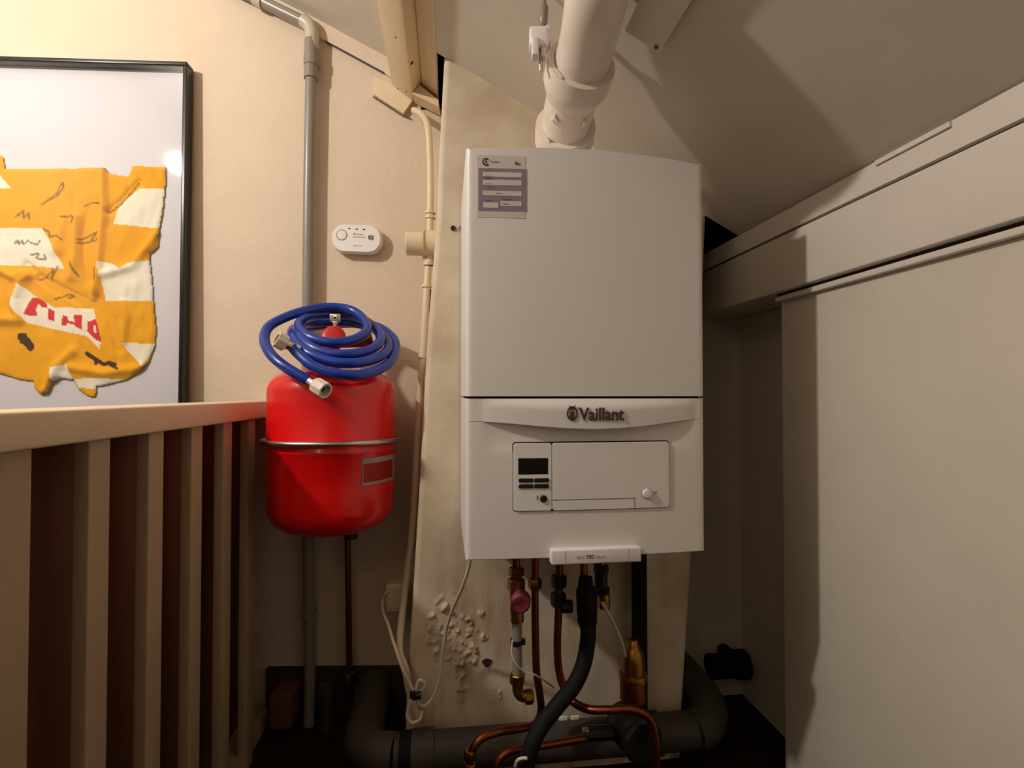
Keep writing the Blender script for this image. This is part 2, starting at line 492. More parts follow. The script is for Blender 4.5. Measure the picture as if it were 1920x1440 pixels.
struct('trim_9', b, 'dark', 'dark joint beside the purlin', 'trim')
# boards on the back wall under the slope
def wall_board(name, pix, th, m, label, base=0.0):
    b = MB(); b.prism([pW(u, v, base) for u, v in pix], WN * th)
    return struct(name, b, m, label, 'trim')
wall_board('trim_10', [(470, -23), (571, 28), (729, 108), (735, 112), (735, 150), (722, 140), (612, 80), (470, 5)], .012, 'plaster', 'board edging the wall under the ceiling slope')
wall_board('trim_11', [(704, 150), (737, 165), (775, 193), (758, 218), (702, 182)], .016, 'trim', 'short cream board on the wall under the purlin end')
wall_board('trim_12', [(612, 80), (722, 139.6), (721.6, 140.6), (611.6, 81)], .0122, 'ink', 'crack along the board under the ceiling slope')
wall_board('trim_13', [(700, 182), (757, 218), (772, 224), (771, 225.5), (756, 219.5), (699.5, 183.2)], .005, 'ink', 'crack along the short board under the purlin end')
b = MB(); b.prism([pW(778, 194, .01), pW(792, 178, .01), pW(826, 205, .01), pW(826, 217, .01)], WN * .05)
struct('trim_14', b, 'trim', 'small cream block beside the chimney at the purlin end', 'trim')

# ------------------------------------------------------------------ balustrade
BXF = -.48
t = thing('balustrade', (BXF, .6, 0), 'stair balustrade of painted battens on a brown board under a cream handrail', 'balustrade')
b = MB(); b.span((-.565, -.9, EYE - .064), (BXF + .012, wall_y(-.5) - .004, EYE - .0205), bev=.004)
obj('handrail', b, 'rail', t, label='cream handrail on top of the battens')
b = MB(); b.span((-.58, -.9, .0), (-.545, wall_y(-.55) - .004, EYE - .064))
obj('back_board', b, 'panel', t, label='red brown board behind the battens')
for k in range(-3, 6):
    y0 = .642 + .1465 * k
    b = MB(); b.span((BXF - .020, y0, .0), (BXF, y0 + .046, EYE - .064), bev=.002)
    obj('slat', b, 'batten', t)
b = MB(); b.span((-.545, -.9, .0), (BXF - .012, wall_y(-.5) - .006, .04))
obj('bottom_rail', b, 'batten', t)

# ------------------------------------------------------------------ framed shirt

gp0 = pW(334, 305, .05)          # the lamp glints in the glass here: the picture hangs a little askew
FN = ((LAMP - gp0).normalized() + (ORG - gp0).normalized()).normalized()
FU = ZUP.cross(FN).normalized(); FV = FN.cross(FU)
FU, FV = FU * math.cos(R(.3)) + FV * math.sin(R(.3)), FV * math.cos(R(.3)) - FU * math.sin(R(.3))
FW, FH, MW = 1.06, 1.02, .011
off = .04
while True:                      # the lower right corner of the frame touches the wall
    TR = pW(351, 116, off) - FN * .036
    if min((TR + q - W0).dot(WN) for q in (V(0, 0, 0), -FV * FH, -FU * FW, -FU * FW - FV * FH)) > .003: break
    off += .002
t = thing('picture_frame', TR - FU * FW / 2 - FV * FH, 'large black framed picture holding the signed yellow shirt', 'picture frame')
def fr(a, c, off): return TR - FU * a - FV * c + FN * off
AX = (FU, -FN, FV)
b = MB()
for c, s in ((fr(FW / 2, MW / 2, .02), (FW, .036, MW)), (fr(FW / 2, FH - MW / 2, .02), (FW, .036, MW)), (fr(MW / 2, FH / 2, .02), (MW, .036, FH - 2 * MW)), (fr(FW - MW / 2, FH / 2, .02), (MW, .036, FH - 2 * MW))):
    b.box(c, s, AX, bev=.002)
obj('moulding', b, 'frame', t, label='black moulding')
b = MB(); b.box(fr(FW / 2, FH / 2, .006), (FW - 2 * MW + .004, .006, FH - 2 * MW + .004), AX)
obj('backing_board', b, 'white', t, label='white backing board')
b = MB(); b.box(fr(FW / 2, FH / 2, .034), (FW - 2 * MW + .004, .002, FH - 2 * MW + .004), AX)
obj('glass_pane', b, 'glass', t, label='reflecting glass pane')

def inside(poly, x, y):
    c = False; n = len(poly)
    for i in range(n):
        x1, y1 = poly[i]; x2, y2 = poly[(i + 1) % n]
        if (y1 > y) != (y2 > y) and x < (x2 - x1) * (y - y1) / (y2 - y1) + x1: c = not c
    return c
def dseg(p, a, c):
    ax, ay = a; cx, cy = c; dx, dy = cx - ax, cy - ay
    L2 = dx * dx + dy * dy
    k = 0 if L2 == 0 else max(0, min(1, ((p[0] - ax) * dx + (p[1] - ay) * dy) / L2))
    return math.hypot(p[0] - ax - k * dx, p[1] - ay - k * dy), k
def dpoly(p, pl): return min(dseg(p, a, c)[0] for a, c in zip(pl, pl[1:]))
outline = [(-90, 312), (-40, 300), (2, 292), (8, 296), (10, 317), (60, 318), (130, 319), (168, 315), (198, 316), (205, 326), (242, 333), (250, 312), (312, 315), (311, 350), (306, 400), (300, 432), (297, 465), (281, 478),
           (287, 535), (290, 580), (294, 620), (291, 650), (280, 680), (265, 696), (240, 712), (200, 722), (183, 725), (180, 745), (165, 742), (148, 729), (140, 712), (115, 710), (101, 716), (93, 735), (80, 741), (68, 730), (64, 715), (40, 712), (0, 700), (-90, 692)]
whites = [[(264, 356), (312, 356), (300, 430), (215, 421), (226, 384)], [(190, 492), (212, 495), (230, 506), (245, 495), (284, 489), (292, 565), (200, 566)], [(229, 643), (295, 645), (270, 688), (243, 660)],
          [(142, 711), (185, 708), (222, 711), (245, 710), (190, 730), (150, 727)], [(100, 690), (132, 683), (140, 712), (104, 713)], [(-95, 427), (83, 429), (104, 464), (125, 506), (62, 499), (0, 500), (-95, 506)],
          [(-95, 322), (0, 325), (10, 339), (26, 355), (0, 356), (-95, 356)],
          [(42, 533), (66, 554), (104, 577), (177, 579), (193, 634), (191, 655), (167, 631), (115, 620), (55, 606), (26, 572)]]
reds = [[(64, 558), (88, 562), (92, 579), (81, 576), (75, 571), (71, 581), (74, 592), (60, 593), (49, 589), (57, 569)], [(94, 579), (106, 584), (105, 604), (93, 599)], [(121, 591), (131, 595), (128, 611), (118, 611)], [(124, 599), (150, 607), (150, 612), (124, 605)],
        [(140, 590), (156, 591), (158, 620), (145, 613)], [(167, 604), (189, 596), (193, 641), (181, 637), (166, 620)]]
darks = [([(44, 632), (54, 642), (60, 650)], 7.5), ([(48, 630), (46, 640)], 6), ([(56, 652), (60, 656)], 4), ([(165, 663), (172, 668), (184, 675), (182, 682)], 4), ([(184, 675), (198, 684), (208, 680), (220, 684)], 3.5), ([(205, 682), (226, 692)], 2.5),
         ([(182, 505), (184, 518), (180, 526)], 4)]
random.seed(9)
pens = [[(82, 386), (100, 374), (112, 364), (120, 350), (126, 346), (124, 358), (112, 370), (96, 378)], [(33, 408), (48, 396), (46, 410), (58, 400), (56, 412)], [(118, 408), (132, 410), (140, 406), (146, 412), (138, 420)],
        [(84, 430), (98, 438), (96, 446), (112, 444), (122, 452)], [(150, 452), (172, 442), (188, 436), (170, 454), (192, 450), (150, 458)], [(32, 458), (38, 452), (40, 460), (46, 452), (48, 460), (58, 452)], [(60, 456), (72, 460), (78, 452)],
        [(160, 388), (176, 380), (190, 382), (194, 390)], [(138, 492), (144, 508), (152, 520)], [(75, 526), (92, 520), (104, 506), (100, 526), (112, 500)], [(104, 562), (118, 558), (132, 552), (142, 556), (128, 560)], [(206, 400), (228, 384), (246, 364), (262, 344)],
        [(62, 480), (76, 476), (72, 486), (90, 488), (86, 478)]]
creases = [([(197, 318), (199, 400), (196, 438), (190, 500), (180, 560)], 7, .007), ([(148, 410), (146, 470), (138, 520)], 9, .006), ([(55, 500), (90, 530), (170, 572)], 7, -.007), ([(92, 735), (110, 690), (140, 660)], 10, .006),
           ([(183, 560), (210, 600), (225, 650)], 8, -.005), ([(300, 440), (250, 500), (200, 515)], 8, .005), ([(0, 505), (30, 520), (70, 515)], 8, .007), ([(235, 640), (240, 600), (235, 570)], 8, .004), ([(206, 400), (230, 380), (262, 344)], 5, -.006),
           ([(120, 320), (128, 400), (110, 470)], 12, .004), ([(0, 600), (40, 600), (30, 560), (50, 520)], 10, .006), ([(270, 690), (200, 700), (140, 690)], 9, .005), ([(180, 385), (160, 440), (170, 520)], 10, -.005)]
YEL, WHT, RED, DRK, PEN = lin((230, 162, 4)), lin((232, 226, 206)), lin((206, 40, 48)), lin((66, 38, 12)), lin((110, 78, 22))
def jcol(x, y):
    c = YEL
    if any(inside(w, x, y) for w in whites):
        c = WHT
        if 20 < x < 200 and 540 < y < 660 and any(inside(w, x, y) for w in reds): c = RED
        if 20 < x < 200 and 540 < y < 660 and dpoly((x, y), [(181, 612), (182, 623)]) < 2.2: c = WHT
    if any(dpoly((x, y), pl) < w for pl, w in darks): c = DRK
    elif any(dpoly((x, y), pl) < 1.7 for pl in pens): c = tuple(.2 * a + .8 * d for a, d in zip(c, PEN))
    return c
b = MB()
lay = None
st = 2
vm, cols = {}, []
def jv(i, j):
    if (i, j) not in vm:
        x, y = i * st, j * st
        h = .0045 + .0035 * noise.noise(V(x / 38, y / 60, 2)) + .002 * noise.noise(V(x / 14, y / 24, 9)) + .0016 * abs(noise.noise(V(x / 22 + y / 50, y / 90, 4)))
        for pl, w, a in creases:
            d = dpoly((x, y), pl)
            if d < 2.5 * w: h += 1.9 * a * math.exp(-(d / w) ** 2)
        e_ = dpoly((x, y), outline + outline[:1])
        k = min(1, e_ / 7)
        h = .0005 + max(.0006, h) * math.sqrt(max(0, 1 - (1 - k) ** 2))
        p = pN(x, y, TR + FN * .0095, FN) + FN * min(.0195, h)
        vm[(i, j)] = b.bm.verts.new(p); cols.append(jcol(x, y))
    return vm[(i, j)]
for j in range(290 // st, 748 // st):
    for i in range(-92 // st, 316 // st):
        if inside(outline, (i + .5) * st, (j + .5) * st):
            b._face([jv(i, j), jv(i, j + 1), jv(i + 1, j + 1), jv(i + 1, j)], True)
o = obj('jersey', b, 'jersey', angle=180)
o['label'] = 'yellow and white striped shirt covered in signatures, framed behind glass'; o['category'] = 'shirt'
ca = o.data.color_attributes.new('dye', 'FLOAT_COLOR', 'POINT')
for i, c in enumerate(cols): ca.data[i].color = c + (1,)
md = o.modifiers.new('cloth', 'SOLIDIFY'); md.thickness = .001; md.offset = -1

# ------------------------------------------------------------------ boiler
YF = .9576
bl, br_ = pY(876, 1052, YF), pY(1321, 1033, YF)
X0, X1 = bl.x + .001, br_.x
ZB, ZT = (bl.z + br_.z) / 2, (pY(880, 286, YF).z + pY(1309, 311, YF).z) / 2
BW = X1 - X0
t = thing('boiler', ((X0 + X1) / 2, YF + .17, ZB), 'white wall hung gas boiler on the chimney breast', 'boiler')
def bulge(x):
    s = (x - X0) / BW
    return .009 * (1 - (2 * s - 1) ** 2)
def bp(u, v, off=0.0):          # point on the boiler's front, off proud of it
    p = pY(u, v, YF); return V(p.x, YF - bulge(p.x) - off, p.z)
def bf(x, z, off=0.0): return V(x, YF - bulge(x) - off, z)
ZS = pY(1095, 745, YF).z
lip_pts = [(905, 790), (960, 793.5), (1010, 798), (1060, 801.5), (1105, 803), (1150, 801.5), (1200, 797.5), (1250, 791), (1300, 785)]
LIP = [(pY(u, v, YF).x, pY(u, v, YF).z) for u, v in lip_pts]
def lipz(x): return interp(LIP, x)
def lipd(x):
    s = (x - LIP[0][0]) / (LIP[-1][0] - LIP[0][0])
    return 0 if s <= 0 or s >= 1 else .013 * math.sin(math.pi * s) ** .8
def lipf(x):                     # how far the band above the lip stands forward
    s = (x - LIP[0][0]) / (LIP[-1][0] - LIP[0][0])
    return 0 if s <= 0 or s >= 1 else .013 * math.sin(math.pi * s) ** .7
NXB = 96
xs = [X0 + .0 + BW * i / NXB for i in range(NXB + 1)]
def casing_rows(fz, fo, n):
    rows = []
    for k in range(n + 1):
        row = []
        for i, x in enumerate(xs):
            row.append(bf(x, fz(x, k / n), fo(x, k / n)))
        rows.append(row)
    return rows
b = MB()       # upper panel, with the returns of its sides, and top
RB = .010
def shell(zlo, zhi, extra=None):
    """Rows of the front from zhi down to zlo with rounded vertical edges and side returns."""
def wrap(row):
    """adds the rounded corner and side to a front row"""
    a, c = row[0], row[-1]
    z0, z1 = a.z, c.z
    L_ = [V(X0 - .004, YF + .338, z0), V(X0 - .004, YF + RB, z0), V(X0 - .004 + RB * .12, YF + RB * .45, z0), V(X0 - .004 + RB * .4, YF + RB * .12, z0)]
    R_ = [V(X1 + .002 - RB * .4, YF + RB * .12, z1), V(X1 + .002 - RB * .12, YF + RB * .45, z1), V(X1 + .002, YF + RB, z1), V(X1 + .002, YF + .338, z1)]
    return L_ + row[1:-1] + R_
GAP = .004
def arch(x): return ZT + .003 + .013 * max(0, 1 - abs(2 * (x - X0) / BW - .86) ** 2 / 1.3)
rows = [wrap([bf(x, arch(x) + .001, -.006) for x in xs])] + [wrap(r) for r in casing_rows(lambda x, k: arch(x) - .002 + (ZS + GAP * .5 - arch(x) + .002) * k, lambda x, k: 0, 30)]
rows += [wrap([bf(x, ZS + GAP * .5, -.012) for x in xs])]
g = b.grid(rows)
top = g[0]
b._face(top)                                    # roof of the casing
obj('upper_casing', b, 'boiler', t)
b = MB()
rows = [wrap([bf(x, ZS - GAP * .5, -.012) for x in xs]), wrap([bf(x, ZS - GAP * .5, .0005) for x in xs])]
rows += [wrap(r) for r in casing_rows(lambda x, k: ZS - GAP * .6 + (lipz(x) - ZS + GAP * .6) * k, lambda x, k: lipf(x) * math.sin(math.pi / 2 * min(1, 2.6 * k)), 12)]
rows += [wrap([bf(x, lipz(x) - .0008, lipf(x) - .002) for x in xs]), wrap([bf(x, lipz(x) - .0016, -lipd(x) * .6) for x in xs]), wrap([bf(x, lipz(x) - .003, -lipd(x)) for x in xs])]
zend = pY(1100, 846, YF).z
def rec(x, k): return -lipd(x) * (1 - k ** 1.6)
rows += [wrap(r) for r in casing_rows(lambda x, k: (lipz(x) - .003) + (zend - lipz(x) + .003) * k, rec, 14)[1:]]
rows += [wrap(r) for r in casing_rows(lambda x, k: zend + (ZB + .002 - zend) * k, lambda x, k: 0, 14)[1:]]
rows += [wrap([bf(x, ZB, -.004) for x in xs])]
g = b.grid(rows)
b._face(g[-1][::-1])
obj('lower_casing', b, 'boiler', t)
b = MB(); b.span((X0 + .006, YF + .012, ZS - .004), (X1 - .006, YF + .33, ZS + .004))
obj('seam', b, 'dark', t, label='dark joint between the casings')

# wordmark and hare-in-egg emblem
XR = V(1, 0, 0)
b = MB(); b.text('Vaillant', bp(1121.5, 775.5, .0128), XR, ZUP, .0235, .002, bold=.018, width=.0835)
obj('wordmark', b, 'logo', t, label='raised dark grey Vaillant lettering')
b = MB()
ec = bp(1067.5, 775, .0128)
N_ = 32
def egg(a, r): return V(math.cos(a) * .0098 * r, 0, math.sin(a) * (.0122 if math.sin(a) < 0 else .0138) * r)
outer = [ec + egg(2 * math.pi * k / N_, 1) for k in range(N_)]; inner = [ec + egg(2 * math.pi * k / N_, .80) for k in range(N_)]
for k in range(N_):
    k2 = (k + 1) % N_
    b.prism([outer[k], outer[k2], inner[k2], inner[k]], (0, -.002, 0))
def blob(pts): b.prism([ec + V(x * .001, 0, z * .001) for x, z in pts], (0, -.0024, 0))
blob([(-3.6, -9), (3.6, -9), (4.6, -6), (3.2, 0), (3.4, 4), (1.6, 3), (0, 5.4), (-1.6, 3), (-3.4, 4), (-3.2, 0), (-4.6, -6)])
blob([(-2.6, 7), (2.6, 7), (3.2, 9.5), (1.6, 12), (-1.6, 12), (-3.2, 9.5)])
blob([(-6.6, 15.8), (-5.4, 11.5), (-3.4, 10.5), (-4.4, 13.5)]); blob([(6.6, 15.8), (5.4, 11.5), (3.4, 10.5), (4.4, 13.5)])
obj('emblem', b, 'logo', t, label='raised egg shaped emblem with a hare')

# control panel
A, C_ = bp(962, 832), bp(1251, 826)
D_ = bp(962, 957)
cz0, cz1 = D_.z, (A.z + C_.z) / 2
cx0, cx1 = A.x, C_.x
div = bp(1033, 890).x
def plate(x0, x1, z0, z1, off0, off1, n=12, r=.004):
    """plate following the bowed front, its outline with rounded corners"""
    b = MB()
    rows = []
    prof = [(0, off0), (0, off1 - .0008), (.0008, off1), ]
    for ins, o_ in prof:
        pts = []
        for (qx, qz, a0) in ((x1 - r, z1 - r, 0), (x0 + r, z1 - r, 90), (x0 + r, z0 + r, 180), (x1 - r, z0 + r, 270)):
            for k in range(5):
                a = R(a0 + 22.5 * k)
                pts.append((qx + (r - ins) * math.cos(a), qz + (r - ins) * math.sin(a)))
        # densify the long edges so that the plate follows the bow
        full = []
        for i, p in enumerate(pts):
            q = pts[(i + 1) % len(pts)]
            m_ = max(1, int(abs(q[0] - p[0]) / .02))
            for k in range(m_): full.append((p[0] + (q[0] - p[0]) * k / m_, p[1] + (q[1] - p[1]) * k / m_))
        rows.append([bf(x, z, o_) for x, z in full])
    vv = [[b.bm.verts.new(p) for p in r_] for r_ in rows]
    n_ = len(vv[0])
    for a, c in zip(vv, vv[1:]):
        for k in range(n_): b._face([a[k], a[(k + 1) % n_], c[(k + 1) % n_], c[k]])
    f = b._face(vv[-1])
    if f: bmesh.ops.triangulate(b.bm, faces=[f])
    return b
o = obj('control_recess', plate(cx0 - .002, cx1 + .002, cz0 - .002, cz1 + .002, -.010, .0002, r=.006), 'dark', t, label='dark gap round the control panel')
cp = obj('control_panel', plate(cx0, div - .0006, cz0, cz1, -.008, .003, r=.005), 'plastic', t, label='keypad half of the control panel')
q0, q1 = bp(970, 889), bp(1026, 857)
obj('display', plate(q0.x, q1.x, q0.z, q1.z, .002, .0034, r=.001), 'glassblack', cp, label='black display')
for u0, u1, v0, v1 in ((971, 998, 903, 895), (999.5, 1027, 902.5, 894.5), (971, 998, 914, 906), (999.5, 1027, 913.5, 905.5)):
    q0, q1 = bp(u0, v0), bp(u1, v1)
    obj('key', plate(q0.x, q1.x, q0.z, q1.z, .002, .0052, r=.0022), 'black', cp, label='black key')
b = MB(); b.lathe([(0, 0), (.0066, 0), (.0066, .003), (.0055, .004), (0, .004)], bp(1017, 933, .002), V(0, -1, 0), 24)
obj('service_socket', b, 'black', cp, label='round black socket')
b = MB(); q = bp(1006, 932, .003); b.box(q, (.0022, .0006, .006)); b.box(q + V(0, 0, .004), (.0032, .0006, .001))
obj('pictogram', b, 'ink', cp)
fl = obj('flap', plate(div + .0006, cx1, cz0, cz1, -.008, .003, r=.005), 'plastic', t, label='blank hinged half of the control panel')
b = MB()
q0, q1 = bp(1034, 937, .0032), bp(1186, 930, .0032); zz = (q0.z + q1.z) / 2
for i in range(8):
    xa, xb = q0.x + (q1.x - q0.x) * i / 8, q0.x + (q1.x - q0.x) * (i + 1) / 8
    b.box(bf((xa + xb) / 2, zz, .003), (xb - xa + .0005, .0008, .0011))
b.box(bf(q1.x, (zz + cz0) / 2, .003), (.0009, .0006, zz - cz0))
obj('seam_line', b, 'ink', fl)
b = MB(); b.lathe([(0, 0), (.0090, 0), (.0090, .004), (.0075, .0062), (0, .0072)], bp(1209, 923, .0025), V(0, -1, 0), 28)
obj('reset_button', b, 'plastic', fl, label='round white button')
b = MB(); b.ring(bp(1209, 923, .0029), V(0, -1, 0), .0098, .0014, .0006, 28); q = bp(1225, 922, .003)
b.box(q, (.006, .0005, .0045))
obj('button_ring', b, 'pale_ink', fl)

# badge bar at the bottom edge
q0, q1 = bp(1029, 1049), bp(1193, 1019)
zb0, zb1 = ZB - .006, ZB + .0195
yb = YF - bulge((q0.x + q1.x) / 2)
bar = MB(); bar.span((q0.x, yb - .017, zb0), (q1.x, yb + .012, zb1), bev=.002)
bd = obj('badge_bar', bar, 'plastic', t, label='white bar with the model lettering')
for u in (1054, 1170):
    b = MB(); x = bp(u, 1030).x; b.span((x - .0004, yb - .0174, zb0 + .001), (x + .0004, yb - .016, zb1 - .001))
    obj('bar_joint', b, 'pale_ink', bd)
b = MB(); q = bp(1098, 1034); q.y = yb - .0168; q.z = (zb0 + zb1) / 2 - .0005
b.text('TEC', q + V(.0015, 0, 0), XR, ZUP, .0068, .0006, bold=.02)
obj('model_lettering', b, 'ink', bd)
b = MB(); b.text('eco', q + V(-.0155, 0, -.0006), XR, ZUP, .0048, .0006); obj('model_lettering', b, 'pale_ink', bd)
b = MB(); b.text('classic', q + V(.0215, 0, -.0003), XR, ZUP, .0056, .0006, width=.019)
obj('model_lettering', b, 'pale_ink', bd)

# inspection sticker
def sq(u0, v0, u1, v1, off, th, m, parent, name, label=None, dv=0.0):
    b = MB(); s = (bp(u0, v0, off), bp(u1, v0, off), bp(u1, v1, off), bp(u0, v1, off))
    xs_, zs_ = sorted((s[0].x, s[1].x)), sorted(((s[0].z + s[1].z) / 2, (s[2].z + s[3].z) / 2))
    b.prism([bf(xs_[0], zs_[0], off), bf(xs_[1], zs_[0], off), bf(xs_[1], zs_[1], off), bf(xs_[0], zs_[1], off)], (0, -th, 0))
    return obj(name, b, m, parent, label=label)
stk = sq(895, 294, 984, 410, .0002, .0005, 'paper', t, 'service_sticker', 'white and violet service sticker')
sq(897, 318, 986, 398, .0006, .0003, 'purple', stk, 'printed_block', 'grey violet printed block')
for (u0, v0, u1, v1) in ((905, 325, 977, 334), (905, 339.5, 977, 349.5), (905, 360, 977, 369), (906, 381, 934, 391), (938, 379.5, 977, 389)):
    sq(u0, v0, u1, v1, .0009, .0003, 'paper', stk, 'blank_field')
b = MB()
for (u0, v0, u1, v1) in ((907, 320.2, 938, 322), (906, 336.2, 975, 338), (909, 351.8, 940, 353.6), (908, 356.6, 940, 358.2), (941, 369.8, 972, 371.4), (941, 375.2, 960, 377), (909, 376.6, 922, 378.2), (910, 331, 935, 332.6), (910, 345.5, 940, 347.4), (928, 364, 956, 366), (942, 383.6, 965, 385.8), (918, 304.5, 936, 306.5)):
    a, c = bp(u0, v0, .0017), bp(u1, v1, .0017)
    b.prism([V(a.x, a.y, a.z), V(c.x, a.y, a.z), V(c.x, a.y, c.z), V(a.x, a.y, c.z)], (0, -.0002, 0))
obj('small_print', b, 'ink', stk)
b = MB()
lc = bp(911, 305, .0014)
for k in range(40):
    a0, a1 = R(45 + 270 * k / 40), R(45 + 270 * (k + 1) / 40)
    f_ = lambda a, r: lc + V(math.cos(a) * r, 0, math.sin(a) * r)
    b.prism([f_(a0, .0068), f_(a1, .0068), f_(a1, .0047), f_(a0, .0047)], (0, -.0004, 0))
b.lathe([(0, 0), (.0016, 0), (.0016, .0004), (0, .0004)], lc, V(0, -1, 0), 14)
obj('company_mark', b, 'black', stk, label='ring shaped mark with a dot')
b = MB(); a = bp(967, 309, .0014); b.box(a, (.0045, .0004, .005)); b.box(a + V(.005, 0, -.0014), (.006, .0004, .002))
obj('small_print', b, 'ink', stk)

# ------------------------------------------------------------------ flue
t = thing('flue_pipe', pT(1057, 340, 1.15), 'white flue pipe rising from the boiler top towards the ceiling', 'flue pipe')
FP = smooth_path([pT(1056, 336, 1.16), pT(1057, 300, 1.155), pT(1058, 262, 1.135), pT(1063, 222, 1.085), pT(1073, 180, 1.03), pT(1088, 128, .975), pT(1104, 70, .915), pT(1118, 0, .845), pT(1134, -70, .815), pT(1155, -170, .80)], 10)
def along_path(P, k0, k1): return P[k0:k1 + 1]
b = MB(); b.tube(along_path(FP, 18, len(FP)), .0495, 40)
obj('inner_pipe', b, 'flue', t)
def nearest(u, v):
    best = min(range(len(FP)), key=lambda i: abs(((FP[i] - ORG).dot(UPV) / (FP[i] - ORG).dot(FWD)) - (720 - v) / F))
    return best
k0, k1 = 0, nearest(1060, 236)
seg = FP[k0:k1 + 1]
rr = []
for i in range(len(seg)):
    s = i / (len(seg) - 1)
    rr.append(.054 + .0085 * max(0, min(1, (s - .45) / .25)))
rr[-1] = .0615
b = MB(); b.tube(seg + [seg[-1], seg[-1] - (seg[-1] - seg[-2]).normalized() * .004], rr + [.0505, .0500], 44)
obj('lower_socket', b, 'flue', t, label='socket on the boiler outlet')
k0, k1 = nearest(1075, 182), nearest(1095, 116)
seg = FP[k0:k1 + 1]
rr = [.0505 + .0125 * min(1, (i / (len(seg) - 1)) / .40) for i in range(len(seg))]
rr[-1] -= .001
b = MB(); b.tube(seg + [seg[-1], seg[-1] - (seg[-1] - seg[-2]).normalized() * .004], rr + [.0515, .0500], 44)
obj('upper_socket', b, 'flue', t, label='socket of the upper pipe')
# assembly arrow and clip cast on the elbow
b = MB()
k = nearest(1072, 190); ax_ = (FP[k + 1] - FP[k - 1]).normalized(); toc = (ORG - FP[k]); toc = (toc - ax_ * toc.dot(ax_)).normalized(); sd = ax_.cross(toc)
def on_pipe(ang, s, lift): 
    d = toc * math.cos(ang) + sd * math.sin(ang)
    return FP[k] + ax_ * s + d * (.0497 + lift)
sgn = -1 if RGT.dot(sd) > 0 else 1
a0 = sgn * .45
b.prism([on_pipe(a0 + .18 * sgn, -.016, 0), on_pipe(a0 + .03 * sgn, .004, 0), on_pipe(a0 - .2 * sgn, -.008, 0), on_pipe(a0 + .02 * sgn, -.006, 0)], (toc * .006))
obj('arrow_lug', b, 'flue', t)
b = MB(); a1 = -sgn * .75
b.box(on_pipe(a1, -.006, .002), (.006, .008, .016), (sd, toc, ax_), bev=.001)
obj('locking_clip', b, 'flue', t)

# clamp and hanger rod beside the flue
t = thing('pipe_clamp', pT(1014, 133, .955), 'white plastic pipe clamp on a threaded rod left of the flue', 'pipe clamp')
b = MB()
b.box(pT(1010, 76, .955), (.034, .030, .036), (RGT, FWD, UPV), bev=.005)
b.box(pT(1003, 92, .945), (.012, .022, .034), (RGT, FWD, UPV), bev=.003)
b.box(pT(1019, 98, .955), (.008, .022, .028), (RGT, FWD, UPV), bev=.003)
obj('clamp_body', b, 'plastic', t)
b = MB(); b.box(pT(1026, 72, .965), (.013, .034, .030), (RGT, FWD, UPV), bev=.005); obj('clamp_band', b, 'plastic', t)
b = MB(); q = pT(1014, 134, .955); b.tube([q, q + UPV * .075], .0037, 12); obj('rod_end', b, 'steel', t, label='end of the threaded rod')
q = pT(1018, 58, .955); hit = pC(1019, -60)
b = MB(); b.tube([q - UPV * .02, pT(1018.5, 45, .955), pT(1019, 20, .955)], .0042, 12); b.tube([pT(1018.5, 48, .955), pT(1018.6, 42, .955), pT(1020, 14, .955), pT(1020, 8, .955)], [.005, .0078, .0078, .005], 12)
top = pT(1020, 8, .955)
b.tube([top, V(top.x, top.y, ceil_z(top.x) - .001)], .0042, 12); obj('hanger_rod', b, 'greypvc', t, label='grey hanger rod up to the ceiling')

# cover board under the ceiling beside the flue
cn = pC(1237, 97, .014)
b = MB()
ax3 = (CX, V(0, 1, 0), -CN)
b.box(cn - CX * .036 - V(0, .16, 0), (.072, .32, .008), ax3, bev=.003)
t2 = obj('cover_board', b, 'beam'); tag(t2, 'smooth white cover board screwed under the ceiling beside the flue', 'board')
t2_loc = t2
b = MB(); b.lathe([(0, 0), (.0042, 0), (.0036, .002), (0, .0028)], pC(1231, 88, .018), CN, 16); obj('screw', b, 'ink', t2)
for ox, oy in ((-.012, -.012), (-.06, -.012)):
    b = MB(); p = cn + CX * ox + V(0, oy, 0); b.tube([p - CN * .013, p - CN * .002], .005, 12)
    obj('spacer', b, 'plastic', t2)

# ------------------------------------------------------------------ expansion vessel
vy = 1.380
vp = pY(624, 837, vy)
VX, VR = vp.x, .1535
zb_, zt_ = pY(624, 990, vy).z, pY(624, 688, vy).z
hh = zt_ - zb_
t = thing('expansion_vessel', V(VX, vy, zb_), 'red round expansion vessel hanging on the wall below the hose', 'expansion vessel')
prof = [(0, 0)]
for k in range(1, 13):
    a = R(90 * k / 12); prof.append((VR * (.50 + .48 * math.sin(a)) if k else 0, .062 * (1 - math.cos(a))))
prof[1:1] = [(VR * .25, .0005), (VR * .45, .001)]
prof += [(VR * .99, .11), (VR, hh * .5 - .004), (VR * 1.004, hh * .5 - .003), (VR * 1.004, hh * .5 + .003), (VR, hh * .5 + .004), (VR * .993, hh - .09)]
for k in range(0, 13):
    a = R(90 * k / 12); prof.append((VR * (.60 + .392 * math.cos(a)), hh - .062 + .050 * math.sin(a)))
prof += [(VR * .35, hh - .005), (VR * .12, hh), (0, hh)]
b = MB(); b.lathe(prof, V(VX, vy, zb_), ZUP, 72)
obj('tank', b, 'red', t, label='red enamelled tank')
zr = pY(624, 836, vy - VR).z
b = MB()
rp = []
for k in range(61):
    a = R(-215 + 250 * k / 60)
    rp.append(V(VX + math.cos(a) * (VR + .009), vy + math.sin(a) * (VR + .009), zr - .004 * math.sin(a)))
yw = wall_y(VX) - .002
b.tube(rp, .0062, 12)
obj('fixing_band', b, 'steel', t, label='zinc plated fixing band')
b = MB(); ya, yb_ = vy + VR + .002, wall_y(VX) - .002; b.box(V(VX + .02, (ya + yb_) / 2, zr), (.07, yb_ - ya, .03)); obj('wall_bracket', b, 'steel', t)
